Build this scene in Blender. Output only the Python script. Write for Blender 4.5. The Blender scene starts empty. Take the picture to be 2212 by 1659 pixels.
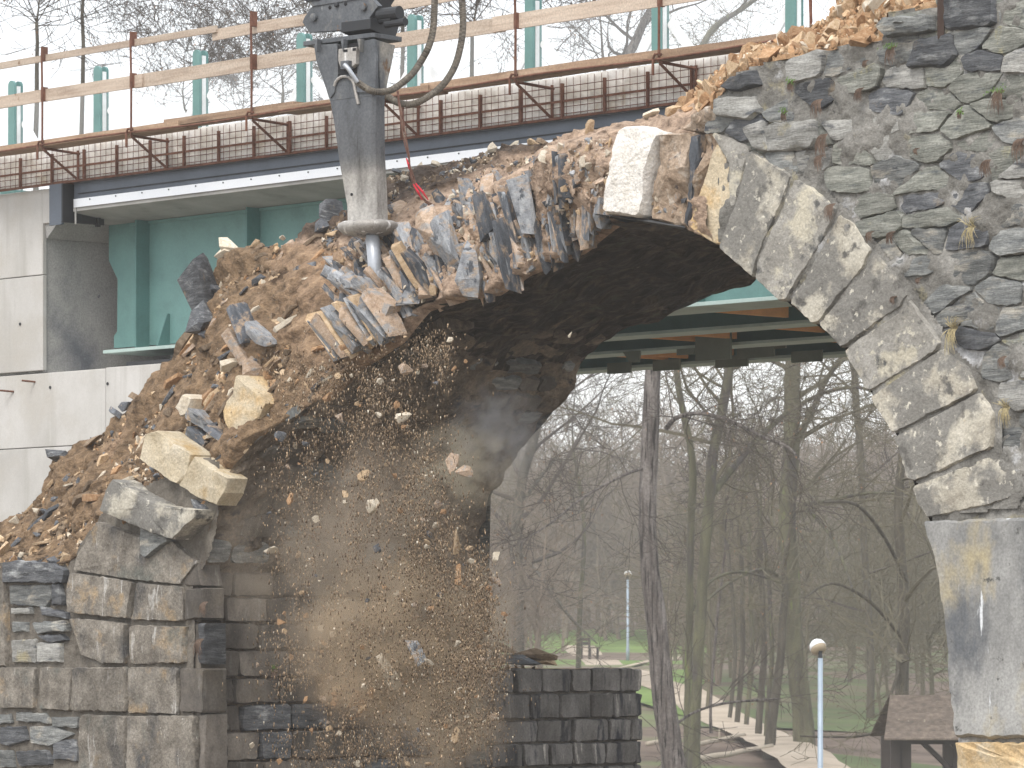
import bpy, math, random
import numpy as np
from mathutils import Vector, Matrix, noise as mn
random.seed(7)
R = random.Random(11)
SC = bpy.context.scene
COL = SC.collection
# ---------------------------------------------------------------- camera
F, CX, HY, CZ = 9217.0, 1106.0, 1375.0, 5.0
cam_d = bpy.data.cameras.new('camera')
cam = bpy.data.objects.new('camera', cam_d)
COL.objects.link(cam)
cam.location = (0, 0, CZ)
cam.rotation_euler = (math.pi / 2, 0, 0)
cam_d.sensor_width = 36.0
cam_d.lens = 36.0 * F / 2212.0
cam_d.shift_y = (HY - 829.5) / 2212.0
cam_d.clip_start = 1.0
cam_d.clip_end = 3000
cam_d.dof.use_dof = True
cam_d.dof.focus_distance = 31.5
cam_d.dof.aperture_fstop = 14
SC.camera = cam
# ---------------------------------------------------------------- world, sun, exposure
w = bpy.data.worlds.new('World')
SC.world = w
w.use_nodes = True
nt = w.node_tree
nt.nodes.clear()
wo = nt.nodes.new('ShaderNodeOutputWorld')
SUN_EL, SUN_AZ = math.radians(52), math.radians(205)
sky = nt.nodes.new('ShaderNodeTexSky')
sky.sky_type = 'NISHITA'
sky.sun_disc = False
sky.sun_elevation = SUN_EL
sky.sun_rotation = SUN_AZ
sky.dust_density = 4.0
b1 = nt.nodes.new('ShaderNodeBackground')
b1.inputs['Strength'].default_value = 0.05
nt.links.new(sky.outputs[0], b1.inputs[0])
b2 = nt.nodes.new('ShaderNodeBackground')
b2.inputs[0].default_value = (0.97, 0.985, 1.0, 1)
b2.inputs[1].default_value = 0.85
ad = nt.nodes.new('ShaderNodeAddShader')
nt.links.new(b1.outputs[0], ad.inputs[0])
nt.links.new(b2.outputs[0], ad.inputs[1])
nt.links.new(ad.outputs[0], wo.inputs['Surface'])
sd = bpy.data.lights.new('sun', 'SUN')
sd.energy = 1.3
sd.angle = math.radians(25)
sd.color = (1.0, 0.97, 0.92)
sun = bpy.data.objects.new('sun', sd)
COL.objects.link(sun)
sdir = Vector((math.sin(SUN_AZ) * math.cos(SUN_EL), math.cos(SUN_AZ) * math.cos(SUN_EL), math.sin(SUN_EL)))
sun.rotation_euler = sdir.to_track_quat('Z', 'Y').to_euler()
sun.location = (0, 0, 60)
vs = SC.view_settings
vs.view_transform = 'Standard'
vs.look = 'None'
vs.exposure = 0.55
vs.gamma = 1.0
SC.cycles.max_bounces = 7
SC.cycles.transparent_max_bounces = 12
SC.cycles.volume_bounces = 1
SC.cycles.volume_step_rate = 1.5
SC.cycles.volume_max_steps = 128
# ---------------------------------------------------------------- frames of reference
_n = math.hypot(0.927, 1.0)
EX = Vector((1 / _n * 1.0 * 0.927, -1 / _n, 0))      # along the bridges, to the right and nearer
EY = Vector((1 / _n, 0.927 / _n, 0))                 # across the bridges, away from the camera
RZ = math.atan2(EX.y, EX.x)
P0 = Vector((0, 30, CZ))

def L(px, py, k):
    """point of the bridge frame that lies k metres behind the old bridge's face, seen at px,py"""
    u = (px - CX) / F
    Y = (30 * EY.y + k) / (EY.x * u + EY.y)
    return Vector((EX.x * u * Y + EX.y * (Y - 30), k, (HY - py) / F * Y))

def LR(px, py, c):
    """the same on the plane lx = c"""
    u = (px - CX) / F
    Y = (c + 30 * EX.y) / (EX.x * u + EX.y)
    return Vector((c, EY.x * u * Y + EY.y * (Y - 30), (HY - py) / F * Y))

def Wp(px, py, Y):
    return Vector(((px - CX) / F * Y, Y, CZ + (HY - py) / F * Y))

# ---------------------------------------------------------------- object helpers
def tag(o, label=None, cat=None, group=None, kind=None):
    if label: o['label'] = label
    if cat: o['category'] = cat
    if group: o['group'] = group
    if kind: o['kind'] = kind
    return o

def empty(name, loc=(0, 0, 0), rz=0.0, **k):
    o = bpy.data.objects.new(name, None)
    o.empty_display_size = 0.3
    COL.objects.link(o)
    o.location = loc
    o.rotation_euler = (0, 0, rz)
    return tag(o, **k)

class MB:
    def __init__(s):
        s.v = []; s.f = []
    def add(s, vs_, fs_):
        b = len(s.v)
        s.v.extend([tuple(v) for v in vs_])
        s.f.extend([tuple(i + b for i in f) for f in fs_])
    def box(s, x0, x1, y0, y1, z0, z1):
        v = [(x, y, z) for z in (z0, z1) for y in (y0, y1) for x in (x0, x1)]
        s.add(v, [(0, 2, 3, 1), (4, 5, 7, 6), (0, 1, 5, 4), (2, 6, 7, 3), (0, 4, 6, 2), (1, 3, 7, 5)])
        return s
    def prism(s, pts, d):
        """pts: list of Vector polygon, d: Vector extrusion"""
        n = len(pts)
        a = [Vector(p) for p in pts]; b = [p + Vector(d) for p in a]
        s.add(a + b, [tuple(range(n)), tuple(range(2 * n - 1, n - 1, -1))] + [(i, i + n, (i + 1) % n + n, (i + 1) % n) for i in range(n)])
        return s
    def tube(s, pts, rad, sides=6, caps=True):
        pts = [Vector(p) for p in pts]
        n = len(pts)
        if not hasattr(rad, '__len__'): rad = [rad] * n
        b = len(s.v)
        t = (pts[-1] - pts[0]).normalized()
        up = Vector((0, 0, 1)) if abs(t.z) < 0.8 else Vector((1, 0, 0))
        for i, p in enumerate(pts):
            t = (pts[min(i + 1, n - 1)] - pts[max(i - 1, 0)])
            if t.length < 1e-9: t = Vector((0, 0, 1))
            t.normalize()
            a = t.cross(up)
            if a.length < 1e-4: a = t.cross(Vector((0, 1, 0.1)))
            a.normalize(); c = a.cross(t)
            for j in range(sides):
                an = 2 * math.pi * j / sides
                q = p + (a * math.cos(an) + c * math.sin(an)) * rad[i]
                s.v.append((q.x, q.y, q.z))
        for i in range(n - 1):
            for j in range(sides):
                j2 = (j + 1) % sides
                s.f.append((b + i * sides + j, b + i * sides + j2, b + (i + 1) * sides + j2, b + (i + 1) * sides + j))
        if caps:
            s.f.append(tuple(b + j for j in range(sides))[::-1])
            s.f.append(tuple(b + (n - 1) * sides + j for j in range(sides)))
        return s
    def lathe(s, c, prof, sides=24, axis=Vector((0, 0, 1))):
        """prof: (r, h) along axis from c"""
        c = Vector(c); axis = Vector(axis).normalized()
        a = axis.orthogonal().normalized(); d = axis.cross(a)
        b = len(s.v)
        for r, h in prof:
            for j in range(sides):
                an = 2 * math.pi * j / sides
                q = c + axis * h + (a * math.cos(an) + d * math.sin(an)) * r
                s.v.append((q.x, q.y, q.z))
        for i in range(len(prof) - 1):
            for j in range(sides):
                j2 = (j + 1) % sides
                s.f.append((b + i * sides + j, b + i * sides + j2, b + (i + 1) * sides + j2, b + (i + 1) * sides + j))
        s.f.append(tuple(b + j for j in range(sides))[::-1])
        s.f.append(tuple(b + (len(prof) - 1) * sides + j for j in range(sides)))
        return s
    def mesh(s, name, mat):
        me = bpy.data.meshes.new(name)
        me.from_pydata(s.v, [], s.f)
        if mat: me.materials.append(mat)
        me.update()
        return me
    def build(s, name, mat, parent=None, smooth=False, loc=None, bevel=0):
        me = s.mesh(name, mat)
        if smooth:
            me.shade_smooth()
        o = bpy.data.objects.new(name, me)
        COL.objects.link(o)
        if parent: o.parent = parent
        if loc is not None: o.location = loc
        if bevel:
            m = o.modifiers.new('bevel', 'BEVEL'); m.width = bevel; m.segments = 2; m.limit_method = 'ANGLE'
        return o

def inst(name, me, parent=None, loc=(0, 0, 0), rot=(0, 0, 0), scale=(1, 1, 1)):
    o = bpy.data.objects.new(name, me)
    COL.objects.link(o)
    o.location = loc; o.rotation_euler = rot; o.scale = scale
    if parent: o.parent = parent
    return o

def fbm(p, s, oct=4, seed=0.0):
    q = Vector((p[0] * s + seed, p[1] * s + seed * 1.7, p[2] * s - seed))
    return mn.fractal(q, 0.9, 2.0, oct)

def interp(pts, x):
    for (x0, y0), (x1, y1) in zip(pts, pts[1:]):
        if x <= x1: return y0 + (y1 - y0) * max(0, min(1, (x - x0) / (x1 - x0 + 1e-12)))
    return pts[-1][1]

# ---------------------------------------------------------------- materials
def ramp(nt, stops):
    r = nt.nodes.new('ShaderNodeValToRGB')
    e = r.color_ramp.elements
    while len(e) < len(stops): e.new(0.5)
    for i, (p, c) in enumerate(stops):
        e[i].position = p; e[i].color = (c[0], c[1], c[2], 1)
    return r

def mat(name, cols, scale=6.0, stretch=(1, 1, 1), var=0.0, bump=0.2, bscale=None, rough=0.85, patches=(), metal=0.0,
        detail=8, bdist=0.01, spec=0.3, zone=None, offs=True, wob=0.0, grain=0.22, grain_s=55):
    m = bpy.data.materials.new(name)
    m.use_nodes = True
    nt = m.node_tree; N = nt.nodes; K = nt.links
    bs = N['Principled BSDF']
    bs.inputs['Roughness'].default_value = rough
    bs.inputs['Metallic'].default_value = metal
    bs.inputs['Specular IOR Level'].default_value = spec
    tc = N.new('ShaderNodeTexCoord')
    oi = N.new('ShaderNodeObjectInfo')
    gi = N.new('ShaderNodeNewGeometry')
    rs = N.new('ShaderNodeMath'); rs.operation = 'ADD'
    K.new(oi.outputs['Random'], rs.inputs[0]); K.new(gi.outputs['Random Per Island'], rs.inputs[1])
    rnd = N.new('ShaderNodeMath'); rnd.operation = 'FRACT'
    K.new(rs.outputs[0], rnd.inputs[0])
    vec = tc.outputs['Object']
    if offs:
        om = N.new('ShaderNodeMath'); om.operation = 'MULTIPLY'; om.inputs[1].default_value = 37.0
        K.new(oi.outputs['Random'], om.inputs[0])
        va = N.new('ShaderNodeVectorMath'); va.operation = 'ADD'
        K.new(vec, va.inputs[0]); K.new(om.outputs[0], va.inputs[1])
        vec = va.outputs[0]
    base_vec = vec
    mp = N.new('ShaderNodeMapping'); mp.inputs['Scale'].default_value = stretch
    K.new(vec, mp.inputs[0])
    vec = mp.outputs[0]
    def ns(sc, v, d=detail, dist=0.0):
        n_ = N.new('ShaderNodeTexNoise')
        n_.inputs['Scale'].default_value = sc; n_.inputs['Detail'].default_value = d
        n_.inputs['Roughness'].default_value = 0.62; n_.inputs['Distortion'].default_value = dist
        K.new(v, n_.inputs['Vector'])
        return n_
    n1 = ns(scale, vec, dist=wob)
    st = [(0.28 + 0.44 * i / max(1, len(cols) - 1), c) for i, c in enumerate(cols)] if not isinstance(cols[0][0], (tuple, list)) and len(cols[0]) == 3 else cols
    r1 = ramp(nt, st)
    K.new(n1.outputs['Fac'], r1.inputs[0])
    c = r1.outputs[0]
    for (pc, psc, lo, hi, pst) in patches:
        pm = N.new('ShaderNodeMapping'); pm.inputs['Scale'].default_value = pst; pm.inputs['Location'].default_value = (psc * 3.1, 1.7, psc)
        K.new(base_vec, pm.inputs[0])
        pn = ns(psc, pm.outputs[0], 10)
        pr = ramp(nt, [(lo, (0, 0, 0)), (hi, (1, 1, 1))])
        K.new(pn.outputs['Fac'], pr.inputs[0])
        mx = N.new('ShaderNodeMix'); mx.data_type = 'RGBA'
        K.new(pr.outputs[0], mx.inputs[0]); K.new(c, mx.inputs[6]); mx.inputs[7].default_value = (*pc, 1)
        c = mx.outputs[2]
    if zone:      # painted colour zones of the material (attribute 0..1 -> ramp), mottled by the noise
        at = N.new('ShaderNodeAttribute'); at.attribute_name = 'zone'
        zr = ramp(nt, zone)
        zn = N.new('ShaderNodeMath'); zn.operation = 'MULTIPLY_ADD'; zn.inputs[1].default_value = 0.35
        sb = N.new('ShaderNodeMath'); sb.operation = 'SUBTRACT'; sb.inputs[1].default_value = 0.5
        K.new(ns(2.2, base_vec, 9).outputs['Fac'], sb.inputs[0])
        K.new(sb.outputs[0], zn.inputs[0]); K.new(at.outputs['Fac'], zn.inputs[2])
        K.new(zn.outputs[0], zr.inputs[0])
        mx = N.new('ShaderNodeMix'); mx.data_type = 'RGBA'; mx.blend_type = 'MULTIPLY'; mx.inputs[0].default_value = 1.0
        K.new(zr.outputs[0], mx.inputs[6]); K.new(c, mx.inputs[7])
        c = mx.outputs[2]
    if grain:
        gn = ns(grain_s, base_vec, 4)
        gr = N.new('ShaderNodeMapRange'); gr.inputs[1].default_value = .3; gr.inputs[2].default_value = .7; gr.inputs[3].default_value = 1 - grain; gr.inputs[4].default_value = 1 + grain
        K.new(gn.outputs['Fac'], gr.inputs[0])
        vm = N.new('ShaderNodeVectorMath'); vm.operation = 'SCALE'
        K.new(c, vm.inputs[0]); K.new(gr.outputs[0], vm.inputs['Scale'])
        c = vm.outputs[0]
    if var:
        hs = N.new('ShaderNodeHueSaturation')
        mr = N.new('ShaderNodeMapRange'); mr.inputs[3].default_value = 1 - var; mr.inputs[4].default_value = 1 + var
        K.new(rnd.outputs[0], mr.inputs[0])
        K.new(mr.outputs[0], hs.inputs['Value']); K.new(c, hs.inputs['Color'])
        c = hs.outputs[0]
    K.new(c, bs.inputs['Base Color'])
    if bump:
        n3 = ns(bscale or scale * 4, vec, 10)
        am = N.new('ShaderNodeMath'); am.operation = 'ADD'
        K.new(n3.outputs['Fac'], am.inputs[0]); K.new(n1.outputs['Fac'], am.inputs[1])
        bp = N.new('ShaderNodeBump'); bp.inputs['Strength'].default_value = bump; bp.inputs['Distance'].default_value = bdist
        K.new(am.outputs[0], bp.inputs['Height']); K.new(bp.outputs[0], bs.inputs['Normal'])
    return m

def plain(name, c, rough=0.6, metal=0.0, dirt=None, bump=0.05):
    c2 = tuple(x * 0.8 for x in c)
    c3 = tuple(min(1, x * 1.1) for x in c)
    return mat(name, [c2, c, c3], scale=3, bump=bump, rough=rough, metal=metal, patches=dirt or (), detail=6, bdist=0.004, grain=.06)

O1 = (1, 1, 1)
m_slate = mat('slate_dark', [(.034, .036, .040), (.085, .09, .098), (.165, .17, .175)], 5, (1, 1, 5.5), .35, .55, 14, .6, [((.32, .33, .33), 4, .56, .70, (1, 1, 3)), ((.22, .17, .11), 3, .62, .72, O1)], bdist=.02)
m_slate_mid = mat('slate_grey', [(.075, .08, .082), (.165, .172, .168), (.30, .305, .29)], 5, (1, 1, 6), .25, .6, 14, .75, [((.40, .37, .31), 3, .55, .68, (1, 1, 3)), ((.07, .075, .085), 5, .60, .68, (1, 1, 5))], bdist=.02)
m_slate_green = mat('slate_green', [(.10, .108, .095), (.205, .21, .185), (.34, .342, .305)], 5, (1, 1, 6), .2, .6, 14, .8, [((.33, .30, .16), 4, .61, .70, O1), ((.10, .11, .11), 4, .58, .68, (1, 1, 4))], bdist=.02)
m_slate_pale = mat('slate_pale', [(.17, .168, .155), (.29, .288, .27), (.44, .435, .41)], 4, (1, 1, 6), .15, .6, 14, .8, [((.10, .105, .11), 4, .57, .66, (1, 1, 4)), ((.40, .36, .24), 3, .62, .7, O1)], bdist=.02)
m_slate_l = mat('slate_on_edge', [(.035, .04, .048), (.085, .095, .11), (.16, .17, .19)], 4, (4, 4, .7), .35, .6, 12, .55, [((.38, .285, .20), 5, .52, .66, (2, 2, 1)), ((.25, .27, .29), 4, .60, .68, (3, 3, .7))], bdist=.012)
WALLM = [m_slate, m_slate_mid, m_slate_green, m_slate_pale]
m_mortar = mat('lime_mortar', [(.115, .110, .098), (.215, .208, .19), (.34, .33, .305)], 3.2, O1, 0, .9, 16, .9, [((.16, .155, .14), 2.5, .52, .66, (1, 1, 1.6)), ((.32, .29, .19), 3.1, .61, .70, O1), ((.07, .07, .065), 6, .64, .70, O1), ((.50, .505, .515), 2.2, .58, .66, O1)], bdist=.03)
m_vous = mat('crusted_sandstone', [(.31, .28, .23), (.45, .42, .35), (.58, .55, .475)], 5, O1, .08, .7, 30, .9, [((.21, .203, .185), 2.6, .44, .52, O1), ((.12, .115, .105), 7, .56, .64, O1), ((.46, .33, .16), 2.2, .64, .72, O1), ((.58, .55, .47), 18, .60, .66, O1)], bdist=.015)
m_vous_g = mat('grey_sandstone', [(.20, .19, .17), (.29, .278, .25), (.38, .365, .335)], 5, O1, .08, .7, 30, .9, [((.50, .465, .375), 3.0, .55, .62, O1), ((.10, .10, .095), 8, .57, .66, O1), ((.50, .47, .39), 16, .61, .64, O1)], bdist=.015)
m_tan = mat('broken_sandstone', [(.42, .28, .13), (.55, .40, .22), (.62, .50, .32)], 4, O1, .06, .8, 22, .95, [((.55, .47, .34), 1.6, .52, .6, O1)], bdist=.02)
m_cream = mat('cream_sandstone', [(.38, .30, .19), (.50, .43, .31), (.58, .52, .41)], 3, O1, .06, .8, 20, .95, [((.42, .30, .15), 1.6, .56, .66, O1)], bdist=.02)
m_white = mat('white_limestone', [(.62, .58, .51), (.76, .73, .68), (.84, .82, .78)], 7, O1, .05, 1.0, 26, .95, [((.55, .42, .26), 9, .66, .72, O1)], bdist=.02)
m_block = mat('old_grey_block', [(.10, .088, .074), (.20, .18, .152), (.31, .285, .245)], 7, (1, 1, .8), .16, .9, 30, .9, [((.075, .073, .072), 3.4, .52, .66, (1, 1, .6)), ((.38, .365, .34), 8, .60, .66, (1.6, 1.6, .18)), ((.30, .225, .14), 3.2, .57, .68, O1), ((.13, .135, .12), 2.0, .55, .66, O1), ((.46, .44, .40), 26, .66, .69, (2, 2, .4))], bdist=.02, grain=.3)
m_dblock = mat('dark_block', [(.055, .05, .045), (.12, .107, .093), (.21, .188, .162)], 4, (1, 1, .5), .35, .5, 20, .85, [((.24, .23, .21), 5, .60, .70, (1.5, 1.5, .25)), ((.14, .12, .095), 2, .55, .7, O1)], bdist=.012)
m_pblock = mat('streaked_block', [(.07, .066, .062), (.135, .128, .12), (.21, .20, .19)], 4, (1, 1.4, .6), .25, .7, 20, .9, [((.035, .036, .042), 3.2, .54, .62, (2.2, 2.2, .35)), ((.34, .32, .29), 4, .63, .69, (2.6, 2.6, .3))], bdist=.015)
m_joint = mat('dark_joint', [(.08, .07, .058), (.14, .125, .105), (.21, .19, .16)], 6, O1, 0, .8, 20, .95, bdist=.02)
m_soffit = mat('dark_streaked_slate', [(.012, .011, .009), (.040, .033, .026), (.17, .135, .095)], 3.6, (.8, 2.2, 1.6), 0, 1.0, 9, .7, [((.20, .15, .10), 3.2, .60, .72, (.8, 2.4, 2.2)), ((.10, .105, .07), 2.3, .58, .72, (1, 2, 2)), ((.22, .19, .16), 7, .66, .72, (.7, 2.4, 2.6))], bdist=.05, wob=1.5)  # very dark slate with brown streaks
m_rubble = mat('earthy_fill', [(.26, .24, .22), (.80, .77, .73), (1.28, 1.26, 1.2)], 9, O1, 0, 1.0, 30, .95, [((.95, .92, .85), 9, .60, .68, O1), ((.22, .19, .16), 5, .60, .70, O1)], bdist=.04,
               zone=[(0.0, (.31, .215, .135)), (.25, (.27, .19, .12)), (.45, (.42, .295, .20)), (.62, (.54, .41, .32)), (.80, (.15, .105, .075)), (1.0, (.11, .085, .07))])
m_clay = mat('orange_clay', [(.29, .165, .08), (.42, .26, .14), (.54, .38, .23)], 7, O1, 0, 1.0, 30, .95, [((.62, .52, .38), 8, .60, .68, O1), ((.25, .16, .09), 4, .58, .70, O1)], bdist=.04)
m_rs_tan = mat('rubble_tan', [(.34, .23, .13), (.52, .38, .24), (.64, .52, .38)], 9, O1, .28, .7, 40, .95, bdist=.01)
m_rs_cream = mat('rubble_cream', [(.50, .42, .31), (.62, .55, .44), (.72, .67, .58)], 9, O1, .2, .7, 40, .95, bdist=.01)
m_rs_pink = mat('rubble_pink', [(.32, .225, .155), (.48, .36, .265), (.60, .49, .40)], 12, O1, .2, .9, 40, .95, [((.34, .33, .32), 6, .52, .64, O1)], bdist=.01)
m_rs_or = mat('rubble_orange', [(.27, .15, .075), (.38, .23, .125), (.50, .35, .22)], 9, O1, .25, .7, 40, .95, bdist=.01)
m_rs_dark = mat('rubble_slate', [(.05, .053, .062), (.11, .12, .135), (.20, .21, .225)], 9, (1, 1, 3), .4, .7, 30, .55, [((.45, .34, .24), 6, .60, .66, O1)], bdist=.01)
m_rs_blue = mat('split_slate', [(.17, .18, .20), (.30, .315, .335), (.46, .475, .49)], 6, (4, 4, .8), .3, .9, 14, .6, [((.46, .35, .25), 6, .52, .64, O1), ((.08, .09, .105), 4, .58, .64, (3, 3, .8))], bdist=.015)
m_rs_brown = mat('rubble_brown', [(.12, .085, .055), (.21, .155, .105), (.32, .25, .18)], 9, O1, .3, .7, 40, .95, bdist=.01)
m_render = mat('smeared_render', [(.13, .135, .135), (.27, .27, .262), (.40, .40, .385)], 2.6, (1, 1, .6), 0, .5, 24, .9, [((.38, .33, .22), 1.9, .54, .66, (1, 1, .6)), ((.12, .128, .138), 2.1, .53, .66, (1, 1, .5)), ((.62, .64, .66), 4.2, .64, .67, (2.5, 2.5, .3)), ((.09, .09, .085), 9, .62, .68, O1)], bdist=.01)
m_conc = mat('new_concrete', [(.41, .40, .375), (.51, .50, .475), (.58, .57, .55)], 1.5, (1, 1, .6), .03, .25, 40, .9, [((.40, .39, .36), 3.2, .54, .70, (1.4, 1, .10)), ((.46, .44, .40), 1.1, .52, .68, O1), ((.36, .35, .32), 26, .70, .73, O1)], bdist=.004, grain=.05)
m_conc2 = mat('slab_concrete', [(.30, .30, .285), (.40, .395, .375), (.48, .475, .455)], 2.2, O1, 0, .25, 40, .9, [((.24, .235, .22), 1.8, .56, .70, O1)], bdist=.004, grain=.05)
m_teal = plain('teal_paint', (.145, .28, .265), .5, bump=.03)
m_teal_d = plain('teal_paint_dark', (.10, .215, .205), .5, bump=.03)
m_fascia = plain('grey_blue_steel', (.115, .135, .165), .45, .3)
m_flash = mat('pale_flashing', [(.82, .84, .87), (.89, .90, .92), (.91, .92, .93)], 2, O1, 0, .1, 20, .4, metal=.75, bdist=.003, grain=.02)
m_dark = plain('black_steel', (.03, .032, .036), .5)
m_rust = mat('rusty_steel', [(.09, .04, .026), (.155, .07, .045), (.23, .115, .08)], 14, O1, .15, .4, 60, .85, bdist=.004)
m_wood = mat('fir_board', [(.36, .28, .215), (.49, .40, .32), (.58, .495, .41)], 3, (.5, 6, 9), .12, .25, 20, .8, [((.26, .17, .11), 3.5, .66, .70, (1, 1, 1)), ((.33, .25, .19), 1.3, .56, .72, (.5, 3, 3))], bdist=.004)
m_plank = mat('brown_plank', [(.22, .145, .095), (.33, .225, .15), (.44, .32, .23)], 3, (.5, 6, 9), .15, .3, 20, .85, [((.16, .10, .065), 2, .56, .7, (.5, 3, 3))], bdist=.004)
m_form = plain('formwork_timber', (.70, .36, .15), .8)
m_flange = plain('bounce_lit_flange', (.42, .53, .50), .6)  # pale green, lightened to paint in bounce light the shadowed undersides lack
m_fleece = mat('white_fleece', [(.60, .56, .49), (.78, .75, .70), (.85, .84, .815)], 3, O1, .05, .5, 8, .95, [((.52, .42, .27), 2.5, .60, .75, (1, 1, .6))], bdist=.03, grain=.05)
m_glassy = bpy.data.materials.new('clear_panel'); m_glassy.use_nodes = True
_nt = m_glassy.node_tree; _b = _nt.nodes['Principled BSDF']; _o = _nt.nodes['Material Output']
_b.inputs['Base Color'].default_value = (.9, .95, .97, 1); _b.inputs['Roughness'].default_value = .08
_tr = _nt.nodes.new('ShaderNodeBsdfTransparent'); _mx = _nt.nodes.new('ShaderNodeMixShader'); _mx.inputs[0].default_value = .07
_nt.links.new(_tr.outputs[0], _mx.inputs[1]); _nt.links.new(_b.outputs[0], _mx.inputs[2]); _nt.links.new(_mx.outputs[0], _o.inputs['Surface'])
m_whitebar = plain('white_film', (.88, .89, .9), .5)
m_strip = plain('pale_seal', (.75, .78, .78), .4)
m_ham = mat('breaker_paint', [(.07, .076, .084), (.115, .124, .135), (.17, .18, .19)], 3, O1, 0, .25, 30, .6, [((.30, .28, .245), 3.4, .56, .72, (1, 1, .5)), ((.55, .55, .53), 9, .68, .70, (1.6, 1.6, .25)), ((.16, .10, .06), 5, .64, .70, O1)], metal=.2, bdist=.006)
m_half = mat('half_worn_paint', [(.11, .115, .12), (.19, .19, .19), (.30, .295, .285)], 5, (1, 1, .3), 0, .3, 26, .55, [((.48, .46, .43), 5, .50, .58, (2, 2, .3)), ((.07, .07, .075), 4, .56, .64, (1.5, 1.5, .3))], metal=.15, bdist=.01)
m_hamw = mat('worn_breaker_steel', [(.22, .205, .185), (.36, .34, .315), (.50, .485, .46)], 5, (1, 1, .35), 0, .45, 26, .5, [((.06, .06, .065), 5, .55, .62, (1.8, 1.8, .22)), ((.72, .71, .69), 7, .58, .64, (2, 2, .3)), ((.28, .17, .09), 4, .64, .7, (1, 1, .4))], metal=.15, bdist=.012)
m_chis = plain('bare_steel', (.46, .49, .53), .38, .35)
m_black = plain('matt_black', (.012, .012, .014), .6)
m_hose = mat('dusty_hose', [(.06, .055, .05), (.12, .105, .085), (.20, .175, .14)], 10, O1, 0, .4, 60, .7, bdist=.004)
m_rope = mat('frayed_strap', [(.12, .055, .045), (.20, .11, .085), (.33, .27, .21)], 9, O1, 0, .4, 60, .9, bdist=.004)
m_red = plain('red_strap', (.55, .03, .05), .7)
m_bark = mat('grey_bark', [(.07, .058, .05), (.17, .148, .135), (.28, .255, .235)], 4.0, (3, 3, .3), 0, 1.0, 9, .95, [((.035, .03, .027), 3.4, .54, .60, (5, 5, .35)), ((.30, .27, .25), 1.2, .60, .66, (2, 2, .5))], bdist=.10, grain=.3, grain_s=20)
m_moss = mat('mossy_bark', [(.075, .07, .052), (.125, .12, .078), (.18, .178, .105)], 2.2, (2, 2, .5), 0, .9, 9, .95, [((.10, .09, .08), 1.4, .50, .60, (2, 2, .5)), ((.17, .20, .07), 2.0, .62, .7, (2, 2, .5))], bdist=.05)
m_bdark = mat('dark_bark', [(.05, .045, .035), (.095, .085, .065), (.15, .135, .105)], 2.5, (3, 3, .5), 0, .9, 9, .95, bdist=.05)
m_twig = plain('twig_bark', (.075, .062, .052), .9)
m_twig_m = plain('mossy_twig', (.145, .13, .088), .9)
m_twig_r = plain('brown_twig', (.21, .17, .13), .9)
m_leaf = mat('dry_leaf', [(.16, .09, .05), (.24, .14, .08), (.32, .20, .12)], 2, O1, .4, 0, rough=.9)
m_grass = mat('park_grass', [(.085, .13, .035), (.14, .215, .055), (.20, .29, .085)], .5, (1, 1, 1), 0, .6, 6, .95, [((.15, .13, .07), .16, .60, .70, O1)], bdist=.05, offs=False)
m_soil = mat('leaf_litter', [(.085, .062, .045), (.15, .112, .085), (.22, .17, .135)], .6, O1, 0, .8, 8, .95, [((.14, .17, .07), .14, .54, .62, O1)], bdist=.06, offs=False)
m_path = mat('sand_path', [(.30, .25, .19), (.42, .35, .27), (.50, .43, .345)], .8, O1, 0, .4, 12, .95, [((.25, .2, .15), 3, .66, .72, O1)], bdist=.02, offs=False)
m_log = plain('peeled_log', (.42, .36, .28), .9)
m_pole = plain('galvanised_pole', (.33, .40, .47), .45, .2)
m_lampw = plain('white_lamp_glass', (.85, .87, .88), .3)
m_lampb = plain('tan_lamp_base', (.36, .29, .20), .6)
m_roof = mat('mossy_roof', [(.07, .058, .048), (.125, .10, .08), (.20, .165, .13)], 7, O1, .15, .6, 14, .95, [((.34, .30, .22), 6, .66, .72, O1)], bdist=.03)
m_shed = plain('dark_timber', (.055, .045, .04), .85)
m_tuft = mat('dead_roots', [(.08, .055, .042), (.15, .105, .08), (.25, .19, .15)], 9, O1, .2, 0, rough=.95)
m_straw = mat('dry_grass', [(.30, .25, .14), (.40, .34, .20), (.48, .43, .28)], 9, O1, .2, 0, rough=.95)
m_green = plain('small_green_leaves', (.10, .17, .04), .9)
m_grit = mat('falling_grit', [(.20, .14, .085), (.29, .21, .135), (.42, .33, .225)], 9, O1, .6, 0, rough=.95)

# ---------------------------------------------------------------- ground, path, grass (the park)
def gz(x, y):
    z = interp([(0, -7.5), (55, -7.2), (78, -5.0), (92, -3.3), (110, -2.35), (150, -1.25), (190, -.95), (235, .5), (300, 2.6), (420, 8), (600, 15), (900, 22)], y)
    if 60 < y < 140: z += -0.10 * max(0, x - 7) * (1 - abs(y - 95) / 45)
    return z + CZ + 0.25 * mn.noise(Vector((x * .08, y * .08, 3.1)))

def Gp(px, Y):
    x = (px - CX) / F * Y
    return Vector((x, Y, gz(x, Y)))

def terrain(name, x0f, x1f, y0, y1, nx, ny, m, dz=0.0, kind='structure', wfun=None):
    mb = MB()
    for j in range(ny + 1):
        y = y0 + (y1 - y0) * (j / ny) ** 1.5
        for i in range(nx + 1):
            if wfun: xa, xb = wfun(y)
            else: xa, xb = x0f, x1f
            x = xa + (xb - xa) * i / nx
            mb.v.append((x, y, gz(x, y) + dz))
    for j in range(ny):
        for i in range(nx):
            a = j * (nx + 1) + i
            mb.f.append((a, a + 1, a + nx + 2, a + nx + 1))
    o = mb.build(name, m, smooth=True)
    return tag(o, kind=kind)

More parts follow.
